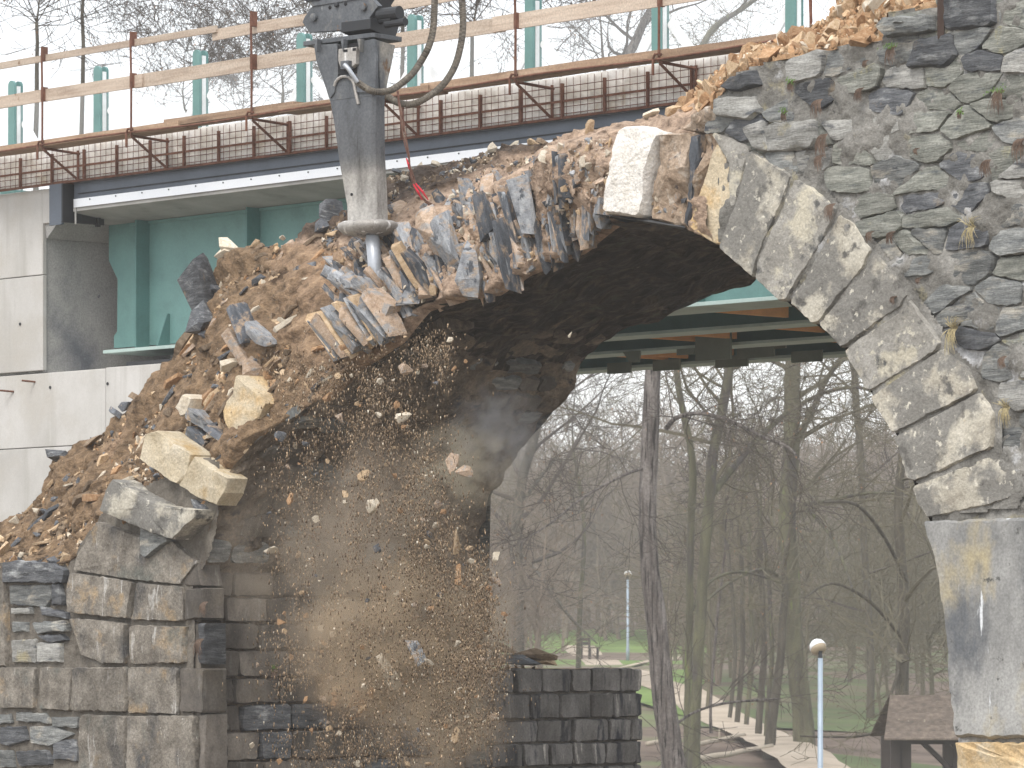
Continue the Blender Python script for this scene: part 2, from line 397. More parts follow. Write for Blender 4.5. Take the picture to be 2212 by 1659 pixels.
terrain('ground', -500, 500, -40, 900, 90, 140, m_soil)
def grass_w(y):
    c = interp([(100, 14), (150, 5), (190, 3.6), (230, 4)], y)
    return (c - interp([(150, 6), (240, 9)], y), interp([(95, 3.5), (150, 7), (240, 11)], y))
terrain('lawn', 0, 0, 112, 232, 24, 40, m_grass, .01, wfun=grass_w)
m_grass2 = mat('muted_grass', [(.055, .075, .03), (.09, .12, .045), (.13, .16, .065)], .5, (1, 1, 1), 0, .6, 6, .95, [((.13, .10, .07), .25, .46, .58, O1)], bdist=.05, offs=False)  # muted green lawn with brown earth patches
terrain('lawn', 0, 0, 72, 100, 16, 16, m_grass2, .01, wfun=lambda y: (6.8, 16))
# path: screen-traced centreline on the ground
path_pts = [(1250, 205), (1290, 180), (1330, 160), (1400, 140), (1475, 128), (1560, 117), (1640, 108), (1720, 100), (1800, 93), (1900, 86)]
mbp = MB()
cl = [Gp(x, y) for x, y in path_pts]
dense = []
for a, b in zip(cl, cl[1:]):
    for t in range(6): dense.append(a.lerp(b, t / 6))
dense.append(cl[-1])
for i, p in enumerate(dense):
    t = (dense[min(i + 1, len(dense) - 1)] - dense[max(0, i - 1)]); t.z = 0; t.normalize()
    nrm = Vector((-t.y, t.x, 0))
    wd = .75 + .12 * mn.noise(p * .7)
    for s_ in (-1, -.33, .33, 1):
        q = p + nrm * wd * s_
        mbp.v.append((q.x, q.y, gz(q.x, q.y) + .03))
for i in range(len(dense) - 1):
    for j in range(3):
        a = i * 4 + j
        mbp.f.append((a, a + 1, a + 5, a + 4))
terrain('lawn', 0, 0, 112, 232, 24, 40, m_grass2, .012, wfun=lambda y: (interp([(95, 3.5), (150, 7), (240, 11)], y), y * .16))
tag(mbp.build('path', m_path, smooth=True), kind='structure')
mbp = MB()   # branch of the path that climbs to the right past the far lamp
b0 = [Gp(1330, 160), Gp(1400, 176), Gp(1480, 190), Gp(1600, 198)]
for i, p in enumerate(b0):
    for s_ in (-1.4, 0, 1.4):
        mbp.v.append((p.x, p.y + s_, gz(p.x, p.y + s_) + .035))
for i in range(3):
    for j in range(2):
        a = i * 3 + j
        mbp.f.append((a, a + 3, a + 4, a + 1))
tag(mbp.build('path', m_path, smooth=True), kind='structure')

# ---------------------------------------------------------------- trees
def grow(acc, p, d, ln, r, depth, rng, upl, tips, sides=3, minr=.006):
    n = 3 if depth < 2 else 4
    pts = [p.copy()]; rad = [r]
    q = p.copy(); dd = d.copy()
    for i in range(n):
        dd = dd + Vector((rng.gauss(0, .17), rng.gauss(0, .17), rng.gauss(0, .15) + upl))
        dd.normalize()
        q = q + dd * (ln / n)
        pts.append(q.copy()); rad.append(max(minr, r * (1 - .62 * (i + 1) / n)))
    acc.tube(pts, rad, 5 if r > .05 else sides, caps=False)
    if depth <= 0:
        tips.append(q.copy()); return
    nb = rng.randint(3, 5) if depth > 1 else rng.randint(3, 4)
    for _ in range(nb):
        t = rng.uniform(.25, 1.0)
        i = min(n - 1, int(t * n)); f = t * n - i
        b = pts[i].lerp(pts[i + 1], f)
        ax = Vector((rng.gauss(0, 1), rng.gauss(0, 1), rng.gauss(0, .7))).normalized()
        nd = (dd * .62 + ax * .75).normalized()
        grow(acc, b, nd, ln * rng.uniform(.48, .72), max(minr, rad[i] * rng.uniform(.42, .6)), depth - 1, rng, upl * .6, tips, sides, minr)
    grow(acc, q, dd, ln * .62, max(minr, rad[-1]), depth - 1, rng, upl, tips, sides, minr)

def smooth_path(pts, n=4):
    out = []
    P = [pts[0]] + list(pts) + [pts[-1]]
    for i in range(1, len(P) - 2):
        for t in range(n):
            t = t / n
            out.append(tuple(0.5 * ((2 * P[i][c]) + (-P[i - 1][c] + P[i + 1][c]) * t + (2 * P[i - 1][c] - 5 * P[i][c] + 4 * P[i + 1][c] - P[i + 2][c]) * t * t + (-P[i - 1][c] + 3 * P[i][c] - 3 * P[i + 1][c] + P[i + 2][c]) * t ** 3) for c in range(len(P[0]))))
    out.append(tuple(pts[-1]))
    return out

def tree(label, Y, trunk_px, seed, mbark, mtw, limbs=(), nlimb=10, hmin=.3, llen=3.2, depth=3, leaves=0, group=None, extra=5.0, name='bare_tree', upl=.05, zmax=None):
    """trunk_px: (x, y, width px) polyline from low to high, in the plane Y; the foot goes down to the ground"""
    rng = random.Random(seed)
    x0 = (trunk_px[0][0] - CX) / F * Y
    base = Vector((x0, Y, gz(x0, Y)))
    root = empty(name, base, label=label, cat='tree', group=group)
    pts = [Wp(x, y, Y) for x, y, w_ in trunk_px]; rad = [w_ / F * Y / 2 for x, y, w_ in trunk_px]
    if pts[0].z > base.z + .4:
        pts.insert(0, base + Vector((0, 0, -.2))); rad.insert(0, rad[0] * 1.25)
    last = pts[-1]; dr = (pts[-1] - pts[-2]).normalized()
    if extra > 0:
        k = 4
        for i in range(1, k + 1):
            last = last + (dr + Vector((rng.gauss(0, .12), rng.gauss(0, .12), .1))).normalized() * extra / k
            pts.append(last); rad.append(max(.012, rad[-1] * .68))
    sp = smooth_path([(p.x, p.y, p.z, r) for p, r in zip(pts, rad)], 5)
    tr = MB(); cr = MB(); tips = []
    P = [Vector(s[:3]) - base for s in sp]
    tr.tube([p + Vector((.04 * mn.noise(p * 1.3) , 0, 0)) for p in P], [s[3] * (1 + .10 * mn.noise(Vector((i * .7, seed, 0)))) for i, s in enumerate(sp)], 12, caps=False)
    zt = P[-1].z
    for (lp, Yd) in limbs:        # traced limbs
        q = smooth_path([tuple(Wp(x, y, Y + Yd * i / max(1, len(lp) - 1)) - base) + (w_ / F * Y / 2,) for i, (x, y, w_) in enumerate(lp)], 4)
        tr.tube([Vector(s[:3]) for s in q], [s[3] for s in q], 7, caps=False)
        for i in range(3, len(q) - 1):
            if rng.random() < .75:
                a = Vector(q[i][:3]); d = (Vector(q[i + 1][:3]) - a).normalized()
                ax = Vector((rng.gauss(0, 1), rng.gauss(0, .6), rng.gauss(.1, 1))).normalized()
                grow(cr, a, (d * .6 + ax).normalized(), rng.uniform(.6, 1.6), max(.008, q[i][3] * .4), 2, rng, .0, tips)
    for i in range(nlimb):
        t = hmin + (1 - hmin) * (i + rng.random()) / max(1, nlimb)
        j = min(len(P) - 2, int(t * (len(P) - 1)))
        an = rng.uniform(0, 2 * math.pi)
        d = Vector((math.cos(an), math.sin(an) * .8, rng.uniform(.1, .9))).normalized()
        l = llen * (1.15 - .75 * t) * rng.uniform(.7, 1.25)
        grow(cr, P[j], d, l, max(.012, min(sp[j][3] * .45, .02 * l + .01)), depth, rng, upl, tips)
    tr.build('trunk', mbark, root, smooth=True)
    cr.build('crown', mtw, root)
    if leaves:
        lf = MB()
        for _ in range(leaves):
            c = rng.choice(tips) + Vector((rng.gauss(0, .06), rng.gauss(0, .06), -rng.random() * .12))
            s_ = rng.uniform(.025, .06)
            a = Vector((rng.gauss(0, 1), rng.gauss(0, 1), 0)).normalized() * s_ * .5; b = Vector((rng.gauss(0, .3), rng.gauss(0, .3), -1)) * s_
            lf.add([c - a, c + b * .5 - a * .2, c + b, c + a * .9], [(0, 1, 2, 3)])
        o = lf.build('dry_leaves', m_leaf, root); o['kind'] = 'stuff'
    return root

# hero trees seen through the arch
tree('thick leaning grey trunk with peeling bark just right of the pier', 88, [(1462, 1700, 52), (1440, 1560, 50), (1425, 1420, 47), (1408, 1260, 42), (1398, 1120, 38), (1402, 960, 38), (1410, 800, 34), (1400, 560, 30), (1372, 380, 28), (1330, 255, 26), (1345, 150, 24), (1372, 90, 20), (1400, 30, 16), (1430, -30, 10)], 3, m_bark, m_twig,
     [([(1428, 1690, 7), (1440, 1600, 7), (1480, 1550, 6), (1560, 1520, 6), (1680, 1510, 5)], 3), ([(1440, 925, 12), (1462, 902, 10), (1510, 893, 9), (1575, 908, 8), (1650, 945, 7), (1705, 968, 6), (1735, 1005, 4)], -2), ([(1392, 1010, 7), (1340, 1030, 6), (1260, 1075, 5), (1190, 1130, 4), (1110, 1180, 3)], -3)], 14, .55, 2.6, extra=4, leaves=500)
tree('slender mossy trunk with a kink, next right of the thick grey trunk', 96, [(1485, 1520, 15), (1488, 1380, 16), (1492, 1180, 16), (1497, 1020, 16), (1490, 960, 15), (1474, 880, 14), (1462, 795, 14), (1460, 560, 14), (1478, 300, 15), (1500, 160, 15), (1535, 70, 13), (1600, 20, 11), (1660, -20, 8)], 4, m_moss, m_twig_m, [([(1505, 150, 9), (1580, 165, 7), (1640, 160, 4)], 0), ([(1490, 1330, 7), (1530, 1260, 7), (1600, 1235, 6), (1690, 1260, 4)], 2)], 18, .3, 2.6, extra=4, leaves=400)
tree('forked mossy tree whose right limb slants up to the right', 93, [(1500, 1600, 26), (1504, 1480, 25), (1515, 1300, 24), (1530, 1120, 23), (1545, 960, 22), (1565, 860, 21), (1578, 780, 20), (1590, 620, 18)], 5, m_moss, m_twig_m,
     [([(1528, 1080, 17), (1560, 1040, 15), (1605, 985, 14), (1650, 935, 12), (1700, 890, 10)], 2), ([(1570, 840, 7), (1530, 820, 6), (1490, 790, 4)], 1)], 16, .3, 3.0, extra=4, leaves=300)
tree('tall green-mossed trunk, widest of those behind the near lamp', 104, [(1742, 1700, 52), (1735, 1560, 46), (1718, 1420, 40), (1708, 1260, 40), (1700, 1110, 38), (1708, 960, 36), (1712, 800, 34), (1718, 600, 30)], 6, m_moss, m_twig_m,
     [([(1720, 960, 12), (1748, 900, 12), (1780, 830, 11), (1815, 780, 10), (1850, 775, 8)], -1), ([(1725, 875, 9), (1790, 845, 8), (1862, 838, 7), (1930, 870, 5)], -2), ([(1700, 1270, 8), (1660, 1230, 8), (1600, 1245, 7), (1540, 1285, 6), (1480, 1345, 4)], -2),
      ([(1740, 1090, 9), (1800, 1080, 8), (1880, 1065, 6), (1990, 1070, 5)], -3), ([(1745, 1100, 9), (1790, 1150, 8), (1820, 1210, 6), (1850, 1300, 4)], -3)], 18, .3, 3.4, extra=4, leaves=300)
tree('dark trunk behind the falling debris, left of the far lamp', 135, [(1118, 1330, 26), (1117, 1240, 26), (1116, 1150, 25), (1128, 1040, 22), (1150, 960, 20)], 8, m_bdark, m_twig, [([(1120, 1100, 9), (1160, 1040, 8), (1200, 990, 5)], 2), ([(1130, 1200, 8), (1180, 1260, 7), (1230, 1330, 5), (1290, 1390, 3)], -8)], 16, .25, 4.4, extra=6)
tree('slim tree whose trunk stands by the right edge of the opening', 118, [(1880, 1400, 15), (1868, 1200, 15), (1858, 1000, 15), (1848, 850, 16), (1840, 780, 15)], 9, m_bdark, m_twig, (), 18, .15, 3.6, extra=5)
tree('dark tree half hidden by the shelter roof', 92, [(1950, 1700, 34), (1948, 1500, 30), (1952, 1300, 24), (1940, 1100, 20), (1950, 960, 16)], 10, m_bdark, m_twig_m,
     [([(1960, 1260, 8), (1910, 1160, 8), (1850, 1090, 7), (1780, 1085, 5)], -4), ([(1945, 1440, 8), (1900, 1560, 6), (1860, 1590, 5), (1730, 1590, 4)], -4), ([(1950, 1380, 8), (1880, 1300, 8), (1800, 1260, 6), (1740, 1290, 4)], -3)], 12, .15, 3.4, extra=4)
tree('sapling with mossy crooked stem behind the left meadow', 140, [(1250, 1400, 11), (1254, 1290, 11), (1262, 1170, 9), (1258, 1080, 7)], 12, m_moss, m_twig_m, (), 12, .15, 3.8, extra=5)
tree('thin pale stem rising before the lawn', 110, [(1536, 1500, 6), (1550, 1330, 6), (1565, 1200, 5), (1570, 1120, 4)], 14, m_bark, m_twig, (), 9, .2, 2.0, extra=2)
gl = 'slim trunk in the row that lines the sandy path'
for i, (x, yb, wd, YY) in enumerate([(1592, 1560, 12, 112), (1612, 1565, 11, 110), (1638, 1585, 15, 107), (1655, 1590, 11, 105), (1576, 1550, 9, 116)]):
    tree(('slim trunk nearest the peeled logs in the row along the sandy path', 'second slim trunk of the row along the sandy path', 'middle, thicker trunk of the slim row along the sandy path', 'fourth slim trunk, close beside the thick middle one of the row', 'thinnest and leftmost trunk of the row along the sandy path')[i], YY, [(x, yb, wd), (x + 6, 1500, wd), (x + 12, 1400, wd * .9), (x + 10 - i * 3, 1200, wd * .8)], 30 + i, m_moss if i % 2 else m_bdark, m_twig_m, (), 7, .35, 2.2, depth=2, extra=3, group='slim trunks lining the sandy path')
tree('stout leaning trunk at the path end right of the row', 102, [(1660, 1640, 26), (1668, 1560, 22), (1682, 1450, 19), (1694, 1300, 16)], 41, m_bdark, m_twig_m, (), 6, .4, 2.2, depth=2, extra=4)

# trees whose crowns show above the new bridge
def skytree(label, px, Y, htop, seed, leaves, wd=26, nl=16, ll=4.0, lim=(), d=3, lean=10):
    x0 = (px - CX) / F * Y
    yb = HY - (gz(x0, Y) - CZ) / Y * F
    tr_ = [(px, yb, wd), (px + lean * .3, 900, wd * .9), (px + lean * .6, 500, wd * .7), (px + lean, htop + 150, wd * .42)]
    return tree(label, Y, tr_, seed, m_bdark, m_twig, lim, nl, .5, ll, d, leaves, extra=150 / F * Y, upl=.10)
skytree('dark many-branched crown, leftmost above the railing', 70, 78, -60, 51, 350, 20, 20, 3.2)
skytree('tall open crown reaching over the left end of the railing', 170, 84, -120, 52, 250, 18, 16, 3.0)
skytree('pale twiggy crown between the second and third railing posts', 395, 100, 120, 53, 250, 16, 12, 2.6)
skytree('thin crown behind the guard boards left of the breaker', 600, 96, 90, 54, 300, 18, 13, 2.8)
skytree('twiggy crown directly left of the breaker head', 500, 110, 160, 55, 200, 14, 10, 2.6)
skytree('crown with clustered brown leaves behind the two hoses', 860, 84, -60, 56, 1500, 20, 24, 3.4)
skytree('crown with clustered brown leaves right of the hoses', 1010, 88, -60, 57, 1500, 20, 24, 3.4)
# far wood on the rising ground: one mass
def proto(seed, h, m=None):
    rng = random.Random(seed); mb = MB(); tips = []
    P = [Vector((0, 0, -.3))]; d = Vector((0, 0, 1))
    for i in range(6):
        d = (d + Vector((rng.gauss(0, .08), rng.gauss(0, .08), 0))).normalized()
        P.append(P[-1] + d * h / 6)
    mb.tube(P, [.17 * (1 - .13 * i) for i in range(7)], 5, caps=False)
    for i in range(20):
        t = rng.uniform(.12, 1); j = min(5, int(t * 6)); an = rng.uniform(0, 6.28)
        grow(mb, P[j].lerp(P[j + 1], t * 6 - j), Vector((math.cos(an), math.sin(an), rng.uniform(.2, 1))).normalized(), h * .3 * (1.15 - .6 * t), .05, 2, rng, .05, tips, 3, .018)
    return np.array(mb.v), mb.f
protos = []
for s_ in range(5):
    v, f = proto(100 + s_, 13)
    protos.append((v, [x for x in f if len(x) == 4]))
def forest(name, n, yr, seed, m, xr=(-60, 60), hs=1.0):
    rng = random.Random(seed)
    V = []; Fq = []; off = 0
    for i in range(n):
        Y = yr[0] + (yr[1] - yr[0]) * (i + rng.random()) / n
        u = rng.uniform((xr[0] - 0) / 200, xr[1] / 200)
        if Y < 198 and .008 < u < .037: continue
        x = u * Y
        v, f = protos[rng.randrange(5)]
        a = rng.uniform(0, 6.28); s_ = rng.uniform(.75, 1.25) * hs
        c, s2 = math.cos(a), math.sin(a)
        q = np.empty_like(v)
        q[:, 0] = (v[:, 0] * c - v[:, 1] * s2) * s_ + x
        q[:, 1] = (v[:, 0] * s2 + v[:, 1] * c) * s_ + Y
        q[:, 2] = v[:, 2] * s_ + gz(x, Y)
        V.append(q); Fq.append(np.array(f) + off); off += len(v)
    V = np.concatenate(V); Fq = np.concatenate(Fq)
    me = bpy.data.meshes.new(name)
    me.vertices.add(len(V)); me.vertices.foreach_set('co', V.ravel())
    me.loops.add(Fq.size); me.loops.foreach_set('vertex_index', Fq.ravel().astype(np.int32))
    me.polygons.add(len(Fq)); me.polygons.foreach_set('loop_start', np.arange(0, Fq.size, 4, dtype=np.int32))
    me.materials.append(m)
    me.update(calc_edges=True)
    o = bpy.data.objects.new(name, me); COL.objects.link(o)
    return tag(o, kind='stuff')
tag(forest('far_wood', 380, (205, 320), 5, m_twig_r, (-20, 30), .72), 'brown leafless wood rising behind the lawn', 'wood')
tag(forest('undergrowth', 66, (118, 200), 6, m_twig_m, (5, 26), .42), 'greenish bare undergrowth among the park trees', 'undergrowth')
tag(forest('undergrowth', 70, (128, 200), 9, m_twig_r, (-9, 12), .42), 'tangled brown undergrowth behind the falling debris', 'undergrowth')

# ---------------------------------------------------------------- lamps, bench, shelter, logs
def lamp(px, Y, ytop, label, tilt):
    x = (px - CX) / F * Y
    b = Vector((x, Y, gz(x, Y)))
    top = CZ + (HY - ytop) / F * Y
    h = top - b.z
    r = empty('street_lamp', b, label=label, cat='street lamp', group='park street lamps')
    MB().lathe((0, 0, -.1), [(.075, 0), (.075, .6), (.058, .65), (.05, h - .28)], 12).build('pole', m_pole, r, smooth=True)
    MB().lathe((0, 0, h - .38), [(.04, 0), (.04, .12), (.06, .14)], 10).build('bracket', m_dark, r)
    ax = Vector((tilt, .75, 1)).normalized()
    MB().lathe(Vector((0, 0, h - .26)), [(.10, 0), (.155, .05), (.165, .10)], 20, ax).build('lamp_base', m_lampb, r, smooth=True)
    MB().lathe(Vector((0, 0, h - .26)) + ax * .10, [(.168, 0), (.165, .05), (.14, .12), (.09, .17), (.02, .195)], 20, ax).build('lamp_shade', m_lampw, r, smooth=True)
lamp(1772, 84, 1380, 'near grey lamp post with domed white head before the mossy trunk', -.45)
lamp(1356, 178, 1233, 'far thin lamp post beside the lawn path, small white head', .1)
bx = Gp(1276, 184)
bench = empty('park_bench', bx + Vector((0, 0, .1)), 1.25, label='small dark wooden bench on the lawn beside the far lamp', cat='bench')
for i in range(3): MB().box(-.75, .75, -.2 + i * .15, -.08 + i * .15, .42, .46).build('seat_board', m_shed, bench)
for i in range(2): MB().box(-.75, .75, .27, .30, .55 + i * .17, .68 + i * .17).build('back_board', m_shed, bench)
for x_ in (-.55, .55):
    MB().box(x_ - .05, x_ + .05, -.18, -.1, -.1, .42).build('leg', m_shed, bench)
    MB().box(x_ - .05, x_ + .05, .2, .27, -.1, .85).build('leg', m_shed, bench)

Ys = 88.0
def sp_(px, py, dy=0): return Wp(px, py, Ys + dy)
shb = Vector(((1990 - CX) / F * Ys, Ys, gz((1990 - CX) / F * Ys, Ys)))
sh = empty('shelter', shb, label='open timber shelter with brown mossy pitched roof at the right', cat='shelter')
def rel(p): return p - shb
zr, ze = rel(sp_(1910, 1508)).z, rel(sp_(1910, 1592)).z
xa, xb = rel(sp_(1895, 1500)).x, rel(sp_(2180, 1500)).x
for row in range(7):            # overlapping shingle courses on the near slope
    t0, t1 = row / 7, (row + 1) / 7 + .03
    for sgn in (-1, 1):
        mb = MB()
        y0, y1 = sgn * (.15 + 1.5 * t0), sgn * (.15 + 1.5 * t1)
        z0, z1 = zr + (ze - zr) * t0 + .015 * (7 - row) * .3, zr + (ze - zr) * t1
        mb.prism([Vector((xa + .25 * (1 - t0), y0, z0)), Vector((xb, y0, z0)), Vector((xb, y1, z1)), Vector((xa + .25 * (1 - t1), y1, z1))], Vector((0, 0, .035)))
        mb.build('shingle_course', m_roof, sh)
MB().prism([Vector((xa + .3, -1.55, ze - .02)), Vector((xa + .3, 1.55, ze - .02)), Vector((xa + .3, 0, zr - .03))], Vector((.05, 0, 0))).build('gable', m_shed, sh)
for px in (1925, 1945, 2060):
    xx = rel(sp_(px, 1500)).x
    for yy in (-1.1, 1.1):
        MB().box(xx - .11, xx + .11, yy - .11, yy + .11, -.3, ze).build('post', m_shed, sh)
xx = rel(sp_(2060, 1500)).x
for s_ in (-1,):
    MB().tube([(xx - .05, -1.1, ze - .75), (xx - .75, -1.1, ze - .08)], .06, 5).build('brace', m_shed, sh)
MB().box(xa + .3, xb, -1.2, -1.05, ze - .12, ze + .02).build('beam', m_shed, sh)
MB().box(rel(sp_(1945, 1500)).x, xx, -1.2, -1.1, ze - .80, ze - .70).build('rail', m_shed, sh)

def log(label, a, b, r0, r1, stub=None):
    pa, pb = a, b
    mb = MB()
    pts = [pa.lerp(pb, t / 6) + Vector((0, 0, .03 * mn.noise(Vector((t, r0 * 50, 0))))) - pa for t in range(7)]
    mb.tube(pts, [r0 + (r1 - r0) * t / 6 for t in range(7)], 8)
    if stub: mb.tube([pts[4], pts[4] + Vector(stub)], [r1 * .6, r1 * .4], 6)
    o = mb.build('fallen_log', m_log, loc=pa, smooth=True)
    tag(o, label, 'log', 'pale fallen logs on the bare slope')
def gpx(px, py):
    for i in range(400):
        Y = 70 + i * .25
        x = (px - CX) / F * Y
        if CZ + (HY - py) / F * Y <= gz(x, Y): return Vector((x, Y, gz(x, Y) + .05))
    return Gp(px, 100)
log('upper pale fallen log with a stub, on bare earth right of the grey trunk', gpx(1440, 1627), gpx(1608, 1592), .07, .05, (.0, .1, .32))
log('long pale fallen log at the bottom of the view, right of the grey trunk', gpx(1480, 1650), gpx(1668, 1616), .085, .05)
log('short dark log end peeping out left of the grey trunk', gpx(1398, 1612), gpx(1424, 1607), .06, .06)
# ================================================================ THE OLD STONE ARCH BRIDGE
old = empty('stone_arch_bridge', P0, RZ, label='half-demolished stone arch bridge with exposed rubble core', cat='bridge')
DEP = 2.8
back_px = [(1010, 1260), (1022, 1200), (1060, 1060), (1120, 970), (1200, 880), (1240, 800), (1290, 740), (1380, 695), (1480, 662)]
back = [L(x, y, DEP) for x, y in back_px]
front_px = [(1400, 478), (1480, 490), (1552, 530), (1600, 562), (1650, 605), (1700, 655), (1765, 705), (1824, 757), (1881, 853), (1934, 943), (1971, 1046), (2003, 1122), (2025, 1200), (2040, 1300), (2050, 1400), (2058, 1500), (2068, 1597), (2068, 1760)]
front = [L(x, y, 0) for x, y in front_px]
CORN = back[0].x - .03
prof = [(CORN, -1.9), (CORN, -.6), (CORN, .2)] + [(p.x, p.z) for p in back] + [(.15, 2.83)] + [(p.x, p.z) for p in front]
prof = [prof[0]] + [p for a, p in zip(prof, prof[1:]) if (Vector(a) - Vector(p)).length > .03]
def resample(pts, step):
    out = [Vector(pts[0])]
    for a, b in zip(pts, pts[1:]):
        a, b = Vector(a), Vector(b); n_ = max(1, int((b - a).length / step))
        for i in range(1, n_ + 1): out.append(a.lerp(b, i / n_))
    return out
pr = resample([(p[0], p[1]) for p in smooth_path(prof, 3)], .05)
def prof_z(lx):
    best = None
    for a, b in zip(pr, pr[1:]):
        if (a.x <= lx <= b.x) and b.y > 1.0: best = a.y + (b.y - a.y) * (lx - a.x) / (b.x - a.x + 1e-9)
    return best
# soffit / reveal surface
mb = MB(); NK = 56
for i, p in enumerate(pr):
    t = (pr[min(i + 1, len(pr) - 1)] - pr[max(i - 1, 0)]).normalized()
    nrm = Vector((t.y, -t.x))          # towards the opening (down / inwards)
    k0 = interp([(-3.6, .02), (-3.0, .10), (-2.5, .42), (-1.8, .5), (.0, .5), (.55, .42), (.8, .15), (1.2, .02)], p.x) if p.y > .9 else .02
    if p.x > 1.3: k0 = .02
    k0 += .05 * mn.noise(Vector((p.x * 6, p.y * 6, 0))) if k0 > .05 else 0
    for j in range(NK + 1):
        k = k0 + (DEP - k0) * j / NK
        q = Vector((p.x, k, p.y))
        edge = min(1, j / 2)
        if p.y < .55: edge *= .12
        d_ = (-.035 if p.y < .5 else 0) + (.07 * fbm((q.x, q.y * 1.4, q.z * 1.6), 2.2, 5) + .05 * abs(mn.noise(Vector((q.x * 2.2, q.y * 8, q.z * 7)))) + .03 * abs(mn.noise(Vector((q.x * 7, q.y * 16, q.z * 12))))) * edge
        mb.v.append((p.x - nrm.x * .0 + nrm.x * d_, k, p.y + nrm.y * d_))
for i in range(len(pr) - 1):
    for j in range(NK):
        a = i * (NK + 1) + j
        mb.f.append((a, a + 1, a + NK + 2, a + NK + 1))
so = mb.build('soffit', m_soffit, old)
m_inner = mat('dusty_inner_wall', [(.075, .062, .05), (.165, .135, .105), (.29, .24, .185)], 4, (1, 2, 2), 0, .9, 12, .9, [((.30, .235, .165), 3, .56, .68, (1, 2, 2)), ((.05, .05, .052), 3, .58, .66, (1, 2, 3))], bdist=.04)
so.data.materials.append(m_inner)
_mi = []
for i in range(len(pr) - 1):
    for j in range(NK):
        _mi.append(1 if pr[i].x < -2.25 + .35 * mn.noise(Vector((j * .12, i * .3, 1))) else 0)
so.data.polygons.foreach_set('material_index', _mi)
# slate edges hanging from the soffit: short flakes
def hull_mesh(name, pts, m):
    import bmesh
    bm = bmesh.new()
    vs_ = [bm.verts.new(p) for p in pts]
    r_ = bmesh.ops.convex_hull(bm, input=vs_)
    for v in [v for v in bm.verts if not v.link_faces]: bm.verts.remove(v)
    me = bpy.data.meshes.new(name)
    bm.to_mesh(me); bm.free()
    if m: me.materials.append(m)
    return me
def rock_pts(rng, sx, sy, sz, n=14):
    out = []
    for _ in range(n):
        v = Vector((rng.gauss(0, 1), rng.gauss(0, 1), rng.gauss(0, 1))).normalized()
        s_ = rng.uniform(.75, 1.0)
        m_ = max(abs(v.x), abs(v.y), abs(v.z))
        v = v.lerp(v / m_, .45) * s_
        out.append((v.x * sx * .5, v.y * sy * .5, v.z * sz * .5))
    return out
rk = random.Random(77)
ROCKS = [rock_pts(rk, 1, rk.uniform(.6, .9), rk.uniform(.5, .85), rk.randint(11, 17)) for _ in range(26)]
SLABS = []
for _ in range(22):
    n_ = rk.randint(6, 8); pts = []
    for i in range(n_):
        a = 2 * math.pi * i / n_ + rk.uniform(-.25, .25); r_ = rk.uniform(.36, .52)
        x_, z_ = math.cos(a) * r_, math.sin(a) * r_ * .8
        for y_ in (-1, 1): pts.append((x_ + rk.gauss(0, .03), y_ * rk.uniform(.04, .09), z_ + rk.gauss(0, .03)))
    SLABS.append(pts)
LONG = []        # long split plates: x thin, z long
for _ in range(22):
    pts = []
    for i in range(12):
        z_ = rk.choice((-.5, -.45, -.2, .2, .42, .5)) * rk.uniform(.9, 1)
        tp = 1 - abs(z_) * rk.uniform(.1, .9)
        pts.append((rk.uniform(-.11, .11) * tp, rk.choice((-1, 1)) * rk.uniform(.08, .16) * tp, z_))
    LONG.append(pts)
MC = {}
def rmesh(kind, i, m):
    key = (kind, i, m.name)
    if kind == 'l' and m is m_slate: m = m_slate_l
    if kind == 'l' and m is m_rs_dark: m = m_slate_l
    if key not in MC:
        MC[key] = hull_mesh({'r': 'stone', 's': 'slab', 'l': 'slate'}[kind], {'r': ROCKS, 's': SLABS, 'l': LONG}[kind][i], m)
    return MC[key]

